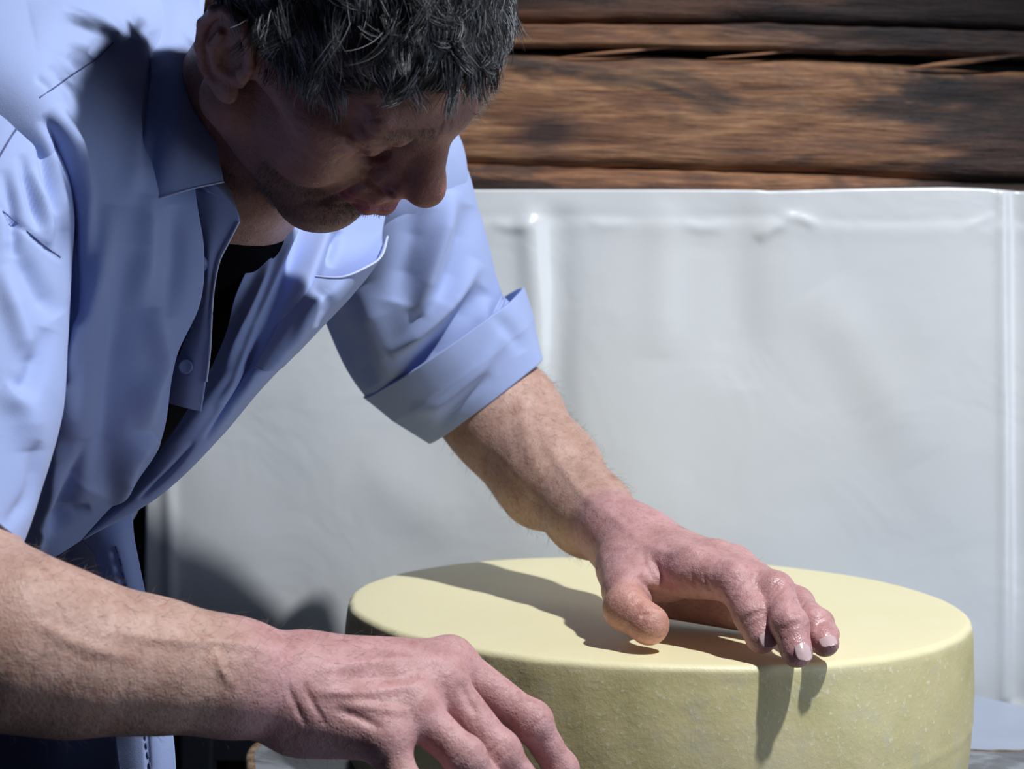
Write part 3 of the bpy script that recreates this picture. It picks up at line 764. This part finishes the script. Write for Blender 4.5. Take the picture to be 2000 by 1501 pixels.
# fingernails
def nail(c, d, up, w_=.0062, l=.0075):
    d = _n(d); d /= np.linalg.norm(d); up = _n(up); up -= d*(up @ d); up /= np.linalg.norm(up); s_ = np.cross(d, up)
    nu, nv = 12, 12; V = []
    for i in range(nv):
        for j in range(nu):
            a = (i/(nv-1)*2-1); b = (j/(nu-1)*2-1)
            # superellipse outline
            wi = (1-max(a, 0)**4)**.5*(1-max(-a, 0)**3*.5)
            x, y = a*l, b*w_*wi
            V.append(c+d*x+s_*y+up*(.0012-(b*wi)**2*.0024-(a*.9)**2*.0010))
    o = mesh('fingernail', V, quads(nv, nu), NAIL)
    md = o.modifiers.new('thickness', 'SOLIDIFY'); md.thickness = .0008; md.offset = 0
    return under(o, man)
def surf(c, direction, n=24):
    """walk out from c to the skin"""
    d = _n(direction)/np.linalg.norm(direction); t_ = np.linspace(0, .03, 121); v_ = evalf(BODYP, c+t_[:, None]*d); i = np.argmax(v_ > 0)
    return c+d*t_[i]
toc = CAM-P(1550, 1250, 1.37); toc /= np.linalg.norm(toc)
rightv = MC[:, 0]; upv = MC[:, 1]
for nm, uu in (('index', rightv*.4+toc*1.0), ('middle', rightv*.45+toc*1.0+upv*.1), ('ring', rightv*.15+toc*1+upv*.25)):
    p, r = FL[nm]; d = p[3]-p[2]
    c = p[3]+d/np.linalg.norm(d)*.0006; nail(surf(c, uu)-_n(uu)/np.linalg.norm(uu)*.0004, d, uu, .0062, .0076)

# ------------------------------------------------------------------ hair
cap = [hE((-.022, 0, .052), (.101, .083, .086), .01), hE((.03, 0, .072), (.060, .068, .042), .02),
       Ell(Hd((.102, 0, .0)), _n((.064, .2, .077))*HS, HR, .010, True), Ell(Hd((.02, 0, -.07)), _n((.13, .13, .052))*HS, HR, .012, True)]
for s in (-1, 1): cap.append(hE((-.014, s*.088, -.004), (.024, .022, .040), .006, True))
cc_ = Hd((0, 0, .05)); Vc, Qc = polygonise(cap, .0025, cc_-.2, cc_+.2)
hb = mesh('hair', Vc, Qc, SCALP); under(hb, man)
tag(hb, 'short tousled grey and dark hair')
Nc = normals(Vc, Qc); Xc = ((Vc-CAM) @ MC-HT) @ Rf/HS
Nl = Nc @ HR
ctr = np.array([-.02, 0, .05]); g_h = HR.T @ np.array([0, 0, -1.0])      # gravity in head coordinates
def grow(X0, N0, dr, ln, curl, lift, ns, stiff=.14, grav=.06, keep=True):
    pts = np.zeros((len(X0), ns, 3)); p_ = X0.copy(); dr = dr*.9+N0*lift[:, None]
    for i in range(ns):
        pts[:, i] = p_
        dr = dr+(curl*.16+g_h*grav-N0*stiff); dr /= np.linalg.norm(dr, axis=1, keepdims=True)
        p_ = p_+dr*(ln/(ns-1))[:, None]
    if keep:
        rr_ = pts-ctr; e_ = np.sqrt(((rr_/np.array([.101, .083, .089]))**2).sum(-1, keepdims=True))
        pts = np.where((e_ < 1.0) & (pts[..., 0:1] < .07), ctr+rr_/e_, pts)
    return pts
def strands(name, pts, radius, colr, parent):
    W3 = CAM+((pts*HS) @ Rf.T+HT) @ MC.T; n, ns = pts.shape[:2]; tt = np.linspace(0, 1, ns)
    tg = np.gradient(W3, axis=1); tg /= np.linalg.norm(tg, axis=2, keepdims=True)+1e-12
    a_ = np.cross(tg, np.array([.3, .5, .8])); a_ /= np.linalg.norm(a_, axis=2, keepdims=True); b_ = np.cross(tg, a_)
    rad_ = radius*(1-tt**3*.85); ang = np.array([0, 2.094, 4.189])
    HV = W3[:, :, None]+rad_[None, :, None, None]*(np.cos(ang)[None, None, :, None]*a_[:, :, None]+np.sin(ang)[None, None, :, None]*b_[:, :, None])
    base = np.arange(n)[:, None, None]*(ns*3)+np.arange(ns-1)[None, :, None]*3+np.arange(3)[None, None, :]
    nx = np.arange(n)[:, None, None]*(ns*3)+np.arange(ns-1)[None, :, None]*3+((np.arange(3)+1) % 3)[None, None, :]
    o = mesh(name, HV.reshape(-1, 3), np.stack([base, nx, nx+3, base+3], -1).reshape(-1, 4), HAIR, cols=np.repeat(colr, ns*3, 0)); o['kind'] = 'stuff'
    return under(o, parent)
def unit(a): return a/(np.linalg.norm(a, axis=1, keepdims=True)+1e-9)
def flowdir(X0, N0, rnd):
    f = X0-np.array([-.080, .0, .110]); f = unit(f-N0*(f*N0).sum(1, keepdims=True))
    f = f+np.array([.20, -.14, 0])+rnd; return unit(f-N0*(f*N0).sum(1, keepdims=True))
up_ok = (evalf(BODYP, Vc) > -.004)
idx = np.nonzero(up_ok & (Nl[:, 2]+.6*np.abs(Nl[:, 1])-.3*Nl[:, 0] > -.5) & (Xc[:, 2] > -.045))[0]
NS = 19000; ncl = 620; ns = 10
cl = RNG.choice(idx, ncl); clX = Xc[cl]; cln = RNG.normal(size=(ncl, 3)); clc = RNG.random(ncl)
def length(X0): return np.where(X0[:, 2] < .035, .018, .034)*np.where((X0[:, 0] > .045), .62, 1)
cll = length(clX)*(.75+.5*RNG.random(ncl)); clcurl = RNG.normal(size=(ncl, 3))*.75; cllift = .22+.40*RNG.random(ncl)
G = grow(clX, Nl[cl], flowdir(clX, Nl[cl], cln*.36), cll, clcurl, cllift, ns)
sd = RNG.choice(idx, NS); X0 = Xc[sd]+RNG.normal(size=(NS, 3))*.001; N0 = Nl[sd]
ci = np.empty(NS, int)
for a in range(0, NS, 2000): ci[a:a+2000] = ((X0[a:a+2000, None]-clX[None])**2).sum(-1).argmin(1)
ln = cll[ci]*(.85+.3*RNG.random(NS))
pts = grow(X0, N0, flowdir(X0, N0, cln[ci]*.36+RNG.normal(size=(NS, 3))*.10), ln, clcurl[ci]+RNG.normal(size=(NS, 3))*.28, cllift[ci]+RNG.normal(size=NS)*.06, ns)
tt = np.linspace(0, 1, ns); pull = (tt**1.1*.62)[None, :, None]*(RNG.random((NS, 1, 1)) < .88)
pts = pts+(G[ci]-pts)*pull
gsh = np.clip(RNG.random(NS)**2.6+.55*(clc[ci]-.52), 0, 1)
strands('hair_strands', pts, .00027, (.010+.52*gsh**1.4)[:, None]*np.array([.93, .97, 1.05]), hb)
# stubble on chin and jaw, and thin grey brows
Xb = X; Nb = normals(V, Q) @ HR
ch = np.nonzero((hw > .9) & (stub > .30) & (((X[:, 2] < -.060) & (X[:, 0] > .045)) | (np.linalg.norm(V-P(628, 408, 1.366), axis=1) < .026)))[0]
ch = RNG.choice(ch, 4200); nb = Nb[ch]; dn = unit(nb*.8+np.array([.1, 0, -.7])+RNG.normal(size=nb.shape)*.35)
c_ = RNG.random(4200)**2
bo = strands('beard_stubble', grow(X[ch], nb, dn, .0015+.0018*RNG.random(4200), RNG.normal(size=nb.shape)*.4, np.full(4200, .5), 4, 0, 0, False), .00011, (.02+.22*c_)[:, None]*np.ones(3), man)
bw = np.nonzero((hw > .9) & (np.abs(X[:, 2]-.0445-.03*(np.abs(X[:, 1])-.03)*-1) < .0052) & (np.abs(X[:, 1]) > .014) & (np.abs(X[:, 1]) < .050) & (X[:, 0] > .05))[0]
if len(bw):
    bw = RNG.choice(bw, 300); nb = Nb[bw]; sg_ = np.sign(X[bw, 1])[:, None]; dn = unit(nb*.35+np.array([0, 1, 0])*sg_+np.array([0, 0, .3])+RNG.normal(size=nb.shape)*.25)
    strands('eyebrow', grow(X[bw], nb, dn, .005+.004*RNG.random(300), RNG.normal(size=nb.shape)*.4, np.full(300, .25), 6, 0, .05, False), .00012, (.12+.25*RNG.random(300))[:, None]*np.array([1, .9, .8]), man)

# fine hair on both forearms
fa = np.nonzero((hand_w < .2) & (hw < .1) & (((UV[:, 0] > 860) & (UV[:, 1] > 720) & (UV[:, 1] < 1120)) | ((UV[:, 1] > 1060) & (UV[:, 0] < 760) & (UV[:, 0] > -100))))[0]
fa = RNG.choice(fa, 3200); nb = Nb[fa]
ax_ = np.where(UV[fa, 0:1] > 860, (W_-EL)[None]/np.linalg.norm(W_-EL), (WR-ER)[None]/np.linalg.norm(WR-ER)) @ HR
dn = unit(ax_*.8+nb*.30+np.array([0, 0, 0])+RNG.normal(size=nb.shape)*.35)
strands('arm_hair', grow(X[fa], nb, dn, .006+.006*RNG.random(3200), RNG.normal(size=nb.shape)*.9, np.full(3200, .15), 6, .05, .02, False), .00007, (.06+.16*RNG.random(3200))[:, None]*np.array([1, .75, .6]), man)

# ------------------------------------------------------------------ shirt
def offset(prs, e): 
    out = []
    for q in prs:
        if isinstance(q, Cone): out.append(Cone(q.a, q.b, q.r1+e, q.r2+e, q.k))
    return out
us_ = [Cone(NB+(CH-NB)*.3+_n((0, .01, 0)), CH, .060, .092, .05), Cone(SR+(NB-SR)*.1, NB+(CH-NB)*.2+_n((0, .02, 0)), .050, .050, .04), Cone(SL+(NB-SL)*.25, NB+(CH-NB)*.2+_n((0, .04, 0)), .045, .048, .04),
       Cone(SR+(CH-SR)*.3, CH, .060, .096, .05), Cone(SL+(CH-SL)*.3+_n((-.02, .03, 0)), CH, .045, .09, .05), Cone(CH, CH+(PEL-CH)*.62, .090, .085, .05), Cone(P(462, 452, 1.475), CH, .034, .07, .03), Cone(P(462, 452, 1.475), P(430, 600, 1.50), .034, .05, .03), Cone(P(445, 450, 1.445), P(405, 560, 1.475), .0385, .042, .02), Cone(P(400, 430, 1.455), P(380, 540, 1.47), .045, .05, .02)]
al = np.array([q.a for q in us_]+[q.b for q in us_])
Vu, Qu = polygonise(us_, .004, al.min(0)-.16, al.max(0)+.16)
o = mesh('undershirt', Vu, Qu, UNDER); under(o, man); tag(o, 'black undershirt')
shirt = empty('shirt', HIP*np.array([1, 1, 0])+np.array([0, 0, .9])); shirt.parent = man; shirt.location = (0, 0, .9)
tag(shirt, 'light blue cotton work shirt')
S1 = [[(-260, -190, 1.46), (-60, -240, 1.47), (140, -240, 1.49), (290, -200, 1.52), (420, -140, 1.55)],
      [(-240, -40, 1.34), (-20, -60, 1.34), (150, -50, 1.37), (290, -40, 1.42), (400, 0, 1.47)],
      [(-220, 110, 1.255), (10, 90, 1.255), (150, 80, 1.29), (280, 80, 1.35), (390, 110, 1.44)],
      [(-200, 300, 1.25), (60, 235, 1.232), (160, 230, 1.26), (270, 240, 1.32), (385, 240, 1.40)],
      [(-160, 430, 1.27), (85, 380, 1.25), (190, 375, 1.265), (290, 370, 1.305), (382, 365, 1.345)],
      [(-120, 520, 1.28), (95, 500, 1.265), (205, 500, 1.272), (300, 500, 1.300), (400, 490, 1.335)],
      [(-120, 640, 1.29), (105, 620, 1.275), (205, 620, 1.275), (295, 615, 1.300), (391, 590, 1.335)],
      [(-120, 770, 1.30), (100, 760, 1.285), (185, 750, 1.275), (265, 730, 1.295), (343, 700, 1.330)],
      [(-120, 900, 1.31), (80, 900, 1.295), (155, 885, 1.285), (240, 865, 1.300), (322, 835, 1.330)],
      [(-120, 1000, 1.33), (50, 990, 1.315), (120, 975, 1.310), (210, 950, 1.325), (292, 905, 1.345)],
      [(-120, 1090, 1.36), (20, 1070, 1.350), (75, 1050, 1.350), (135, 1020, 1.355), (205, 1003, 1.370)],
      [(-120, 1180, 1.40), (10, 1135, 1.385), (57, 1101, 1.385), (105, 1088, 1.385), (158, 1056, 1.388)]]
B1 = [([(150, 640), (150, 760), (120, 900)], 22, .009, (0, 1)), ([(215, 400), (190, 560), (160, 700), (150, 860)], 22, .009, (1, 1)),
      ([(250, 480), (235, 700), (215, 860), (180, 960)], 34, -.013, (1, 1)), ([(300, 600), (310, 700), (288, 770), (285, 840)], 17, .011, (1, 1)),
      ([(230, 990), (255, 900), (300, 850)], 16, .009, (1, 1)), ([(125, 840), (110, 950), (75, 1040), (60, 1100)], 13, .008, (1, 0)),
      ([(170, 860), (125, 980), (85, 1030)], 20, -.009, (1, 1)), ([(90, 1045), (130, 1010), (175, 990)], 9, -.006, (1, 1)),
      ([(285, 380), (285, 480), (275, 600)], 20, .007, (1, 1)), ([(340, 400), (345, 500), (330, 620)], 18, -.006, (1, 1)),
      ([(300, 60), (305, 140), (290, 220), (280, 330)], 14, -.006, (1, 1)), ([(60, 40), (160, 20), (260, 40)], 50, .004, (1, 1)),
      ([(270, 170), (265, 300), (250, 400)], 22, .004, (1, 1)), ([(82, 225), (120, 290), (138, 400), (142, 520), (136, 640), (140, 740)], 13, -.014, (1, 0)),
      ([(105, 205), (150, 290), (168, 380), (170, 500)], 14, .007, (1, 1))]
for a, b in (((118, 150), (95, 128)), ((95, 168), (70, 150)), ((150, 128), (135, 105)), ((185, 110), (172, 92))): B1.append(([b, a], 7, -.0022, (1, 0)))
fp = sheet('shirt_front', S1, 170, 330, SHIRT, B1, parent=shirt); fp['label'] = 'right front and shoulder of the shirt'
# folded front edge with its buttonhole strip
PL = [[(372, 345, 1.352), (410, 352, 1.350), (452, 395, 1.352)], [(382, 400, 1.352), (420, 410, 1.350), (467, 432, 1.352)], [(396, 470, 1.350), (410, 490, 1.348), (428, 510, 1.350)],
      [(392, 585, 1.348), (402, 590, 1.346), (414, 598, 1.346)], [(352, 670, 1.350), (380, 672, 1.342), (408, 672, 1.340)], [(330, 745, 1.352), (362, 750, 1.342), (401, 748, 1.340)],
      [(322, 785, 1.352), (357, 795, 1.345), (393, 804, 1.345)]]
sheet('placket', PL, 24, 120, SHIRT, [([(372, 400), (388, 500), (380, 590), (345, 690)], 8, -.003)], parent=shirt)
thread('edge_piping', [P(u, v, d-.001) for u, v, d in [(467, 432, 1.352), (445, 475, 1.351), (428, 510, 1.350), (418, 560, 1.348), (414, 600, 1.346), (410, 680, 1.340), (403, 745, 1.340)]], .0009, m_cloth('pale_edge', (.55, .62, .85), (.62, .68, .88)), shirt)
def button(c, up):
    up = _n(up)/np.linalg.norm(up); a = np.cross(up, (0, 0, 1)); a /= np.linalg.norm(a); b = np.cross(up, a)
    pr = [(0, .0006), (.0018, .0006), (.0030, .0009), (.0044, .0014), (.0052, .0010), (.0053, 0), (.0050, -.0010), (0, -.001)]
    nu = 20; V = [c+up*z+r*(math.cos(t)*a+math.sin(t)*b) for r, z in pr for t in np.linspace(0, 2*np.pi, nu, endpoint=False)]
    o = mesh('button', V, quads(len(pr), nu, True), BUTTON); return under(o, shirt)
button(P(362, 716, 1.339), CAM-P(362, 716, 1.34)); button(P(395, 515, 1.344), MC[:, 0]+.5*MC[:, 2])
# left front hanging open
S3 = [[(555, 170, 1.53), (635, 160, 1.55), (710, 170, 1.58), (770, 200, 1.63)],
      [(558, 255, 1.475), (635, 250, 1.475), (710, 255, 1.49), (775, 270, 1.54)],
      [(556, 340, 1.43), (620, 340, 1.42), (690, 345, 1.43), (770, 350, 1.48)],
      [(545, 426, 1.405), (600, 432, 1.395), (670, 438, 1.400), (748, 445, 1.45)],
      [(502, 490, 1.395), (565, 500, 1.380), (650, 512, 1.385), (742, 505, 1.44)],
      [(461, 574, 1.390), (520, 580, 1.372), (600, 590, 1.380), (686, 580, 1.43)],
      [(440, 654, 1.385), (490, 658, 1.368), (555, 664, 1.378), (622, 648, 1.42)],
      [(393, 754, 1.380), (430, 765, 1.362), (475, 775, 1.370), (512, 758, 1.41)],
      [(332, 854, 1.378), (365, 868, 1.360), (400, 880, 1.368), (436, 850, 1.40)],
      [(262, 945, 1.378), (290, 950, 1.365), (325, 955, 1.372), (352, 926, 1.40)],
      [(205, 1002, 1.380), (225, 1006, 1.372), (255, 1004, 1.378), (290, 980, 1.40)],
      [(150, 1050, 1.392), (160, 1054, 1.389), (175, 1048, 1.390), (215, 1019, 1.40)]]
def sh3(rows):
    return [[(u, v, min(d+float(np.interp(v, [170, 254, 340, 430, 500, 574, 654, 754, 854, 950], [.10, .11, .115, .11, .10, .078, .052, .02, -.003, 0])), 1.625)) for u, v, d in row] for row in rows]
S3a = S3; S3 = sh3(S3)
for ra, rb in zip(S3a[2:], S3[2:]):
    for j, f in ((0, .62), (1, .22)): rb[j] = (rb[j][0], rb[j][1], rb[j][2]-(rb[j][2]-ra[j][2])*f)
B3 = [([(600, 430), (560, 540), (500, 680), (430, 790)], 15, -0.0090, (0, 1)), ([(570, 450), (530, 560), (480, 680)], 12, 0.0072, (0, 1)),
      ([(520, 660), (470, 760), (400, 860)], 7, -0.0063, (1, 1)), ([(500, 640), (460, 740), (420, 800)], 10, 0.0054, (1, 1)),
      ([(640, 440), (610, 520), (560, 640)], 16, 0.0090, (0, 1)), ([(380, 860), (330, 920), (270, 975)], 7, -0.0045, (1, 1)), ([(450, 720), (380, 830), (300, 920)], 10, 0.0054, (1, 1)), ([(660, 450), (640, 520)], 10, -0.0072, (1, 1)), ([(530, 480), (490, 600), (440, 720)], 9, 0.0072, (1, 1))]
sheet('shirt_front', S3, 100, 300, SHIRT, B3, parent=shirt)['label'] = 'left front of the shirt hanging open'
PK = [[(583, 533, 1.379), (618, 540, 1.366), (668, 541, 1.360), (715, 522, 1.372), (745, 500, 1.408), (757, 462, 1.445)],
      [(575, 560, 1.376), (608, 565, 1.364), (650, 568, 1.362), (690, 556, 1.378), (716, 540, 1.408), (735, 515, 1.440)],
      [(560, 600, 1.371), (590, 605, 1.364), (620, 608, 1.367), (648, 604, 1.382), (668, 595, 1.405), (684, 582, 1.428)],
      [(530, 660, 1.366), (552, 665, 1.364), (576, 668, 1.370), (594, 664, 1.385), (608, 656, 1.405), (622, 648, 1.420)],
      [(497, 715, 1.362), (515, 722, 1.362), (532, 724, 1.368), (546, 720, 1.382), (556, 714, 1.398), (566, 705, 1.412)]]
PK = sh3(PK)
pk = sheet('chest_pocket', PK, 70, 80, SHIRT, [([(610, 560), (640, 590), (620, 640)], 12, -.003, (1, 1)), ([(640, 565), (600, 620), (570, 690)], 10, .003, (1, 1))], parent=shirt)
thread('pocket_hem', [P(u, v, d-.0008) for u, v, d in PK[0]], .0010, m_cloth('pale_hem', (.50, .60, .90), (.55, .64, .92)), shirt)
# collar
CO = [[(395, -60, 1.44), (350, -70, 1.45), (310, -60, 1.44), (285, -40, 1.43)],
      [(388, 60, 1.41), (350, 55, 1.395), (315, 60, 1.385), (292, 70, 1.375)],
      [(400, 175, 1.375), (360, 175, 1.355), (320, 180, 1.345), (294, 190, 1.345)],
      [(420, 265, 1.352), (370, 275, 1.332), (318, 285, 1.322), (280, 292, 1.325)],
      [(437, 355, 1.342), (380, 365, 1.322), (318, 382, 1.312), (263, 394, 1.315)]]
sheet('collar', CO, 60, 100, SHIRT, [([(300, 150), (290, 260), (272, 385)], 10, .004), ([(340, 120), (345, 240), (330, 370)], 26, .003, (1, 1))], thick=.0022, parent=shirt)
thread('collar_stitching', [P(u, v, d-.001) for u, v, d in [(437, 355, 1.342), (380, 367, 1.322), (318, 385, 1.312), (264, 396, 1.315)]], .0007, m_cloth('pale_edge_b', (.45, .52, .75), (.5, .58, .8)), shirt)
CB = [[(352, 352, 1.352), (400, 330, 1.36), (440, 330, 1.38)], [(385, 362, 1.350), (425, 362, 1.356), (455, 385, 1.372)], [(405, 372, 1.348), (440, 392, 1.352), (469, 432, 1.362)]]
sheet('collar_band', CB, 20, 20, SHIRT, parent=shirt)
# back and far side of the shirt, drawn close round the trunk
dy = _n((0, .035, 0)); LO = CH+(PEL-CH)*.8
bk = [Cone(SL, NB+dy*1.6, .054, .060, .04), Cone(SR+dy*.6, NB+dy*1.3, .058, .062, .04), Cone(SL+dy*.3, CH+dy, .054, .093, .05), Cone(SR+dy, CH+dy, .058, .093, .05),
      Cone(NB+dy*1.5, CH+dy, .064, .093, .05), Cone(CH+dy, LO+dy, .093, .090, .05), Ell(NB+_n((.03, -.03, .05)), (.085, .085, .075), None, .01, True)]
al = np.array([q.a for q in bk[:-1]]+[q.b for q in bk[:-1]]); Vk, Qk = polygonise(bk, .004, al.min(0)-.16, al.max(0)+.16)
Vk = Vk+normals(Vk, Qk)*(vnoise(Vk*7, 6)*.004+vnoise(Vk*19, 7)*.0015)[:, None]
under(mesh('shirt_back', Vk, Qk, SHIRT), shirt)
# sleeves
sl = [P(700, 230, 1.63), P(748, 400, 1.65), P(792, 545, 1.675), P(835, 660, 1.695), P(885, 705, 1.702), P(925, 752, 1.705)]
BL = [([(885, 370), (865, 450), (838, 540), (815, 615)], 17, .010, (1, 1)), ([(915, 400), (895, 500), (860, 590)], 20, -.007, (1, 1)), ([(825, 400), (800, 500), (775, 590)], 26, -.009, (1, 1)),
      ([(935, 510), (880, 590), (820, 650), (765, 692)], 15, .010, (1, 1)), ([(945, 560), (900, 620), (850, 680), (800, 730)], 20, -.009, (1, 1)),
      ([(700, 560), (735, 660), (770, 740)], 30, .006, (1, 1)), ([(660, 600), (700, 690), (730, 750)], 20, -.004, (1, 1)), ([(950, 580), (940, 650), (915, 700)], 12, .004, (1, 1))]
tube('sleeve', sl, [.072, .079, .079, .0757, .072, .068], 200, 190, SHIRT, BL, parent=shirt, noise=.002)['label'] = 'left sleeve, rolled up above the elbow'
cf = [P(868, 668, 1.70), P(905, 722, 1.703), P(950, 782, 1.705)]
tube('cuff', cf, [.0870, .0790, .0640], 160, 70, SHIRT, [([(800, 800), (860, 790), (930, 730), (985, 650)], 14, .004, (1, 1)), ([(960, 610), (1000, 650), (1020, 690)], 14, -.003, (1, 1)), ([(850, 840), (900, 780), (960, 730)], 14, -.003, (1, 1))], thick=.003, parent=shirt, noise=.002, ns=14, seed=5)
sr = [P(20, 215, 1.305), P(-5, 330, 1.275), P(-25, 480, 1.245), P(-38, 640, 1.225), P(-50, 780, 1.205), P(-85, 930, 1.18), P(-120, 1040, 1.16)]
BR = [([(62, 330), (90, 420), (95, 480)], 10, .005, (1, 1)), ([(85, 260), (110, 360), (125, 450)], 12, .005, (1, 1)), ([(40, 300), (60, 380), (80, 450)], 9, -.006, (1, 1)), ([(75, 250), (90, 330), (105, 420)], 9, -.006, (1, 1)),
      ([(5, 330), (25, 420), (30, 500)], 12, -.006, (1, 1)), ([(20, 470), (70, 560), (110, 620)], 20, -.006, (1, 1)), ([(0, 520), (40, 640), (60, 700)], 20, .006, (1, 1)),
      ([(90, 640), (60, 740), (20, 760)], 20, -.006, (1, 1)), ([(0, 760), (50, 800), (60, 880)], 26, .006, (1, 1)), ([(70, 860), (60, 960), (10, 1030)], 14, -.004, (1, 1)),
      ([(-20, 385), (30, 430), (80, 475), (120, 510)], 5, -.0022, (1, 1))]
rs = tube('sleeve', sr, [.050, .054, .0545, .0555, .055, .052, .049], 190, 260, SHIRT, BR, parent=shirt, noise=.002, seed=3)
thread('shoulder_seam', [snap(fp, u, v) for u, v in [(222, 82), (195, 110), (165, 130), (135, 150), (105, 172), (78, 190)]], .0005, THREAD, shirt)
thread('armhole_seam', [snap(rs, u, v) for u, v in [(62, 215), (45, 235), (25, 262), (5, 295), (-15, 330)]], .0007, THREAD, shirt)
thread('sleeve_seam', [snap(rs, u, v) for u, v in [(5, 412), (30, 432), (60, 457), (90, 482), (118, 502)]], .0005, THREAD, shirt)
# hanging tail of the shirt with its seam
TL = [[(150, 1046, 1.405), (185, 1025, 1.400), (222, 1010, 1.400), (258, 985, 1.405)], [(180, 1076, 1.405), (210, 1066, 1.398), (236, 1056, 1.398), (262, 1045, 1.405)],
      [(192, 1112, 1.405), (222, 1110, 1.398), (248, 1108, 1.398), (273, 1105, 1.405)], [(200, 1165, 1.405), (232, 1168, 1.398), (260, 1170, 1.398), (287, 1172, 1.405)],
      [(212, 1300, 1.405), (248, 1300, 1.398), (280, 1300, 1.398), (312, 1300, 1.405)], [(222, 1430, 1.402), (262, 1430, 1.395), (300, 1430, 1.395), (338, 1430, 1.402)], [(238, 1560, 1.40), (276, 1560, 1.393), (312, 1560, 1.393), (346, 1560, 1.40)]]
stl = sheet('shirt_tail', TL, 40, 160, SHIRT, [([(222, 1080), (235, 1130), (250, 1180)], 6, -.002), ([(285, 1400), (290, 1500)], 5, -.002)], parent=shirt)
for v0, v1, u0, u1 in ((1066, 1078, 226, 230), (1090, 1104, 234, 238), (1118, 1130, 240, 244), (1142, 1154, 247, 250), (1432, 1442, 283, 284), (1450, 1460, 285, 286), (1468, 1478, 288, 289), (1488, 1498, 292, 293)):
    thread('stitch', [snap(stl, u0, v0), snap(stl, (u0+u1)/2, (v0+v1)/2, .0008), snap(stl, u1, v1)], .0009, THREAD, shirt)
# trousers
tr = [Cone(P(-72, 1150, 1.52), P(-60, 1400, 1.54), .109, .12, .05), Cone(P(30, 1480, 1.52), P(20, 1480, 1.52)+_n((0, -.02, -.62)), .080, .060, .05), Cone(P(-190, 1480, 1.50), P(-190, 1480, 1.50)+_n((0, 0, -.62)), .085, .060, .05)]
al = np.array([q.a for q in tr]+[q.b for q in tr]); Vt, Qt = polygonise(tr, .005, al.min(0)-.16, al.max(0)+.16)
Vt = Vt+normals(Vt, Qt)*(vnoise(Vt*9, 2)*.004)[:, None]
o = mesh('trousers', Vt, Qt, NAVY); under(o, man); tag(o, 'dark navy trousers')
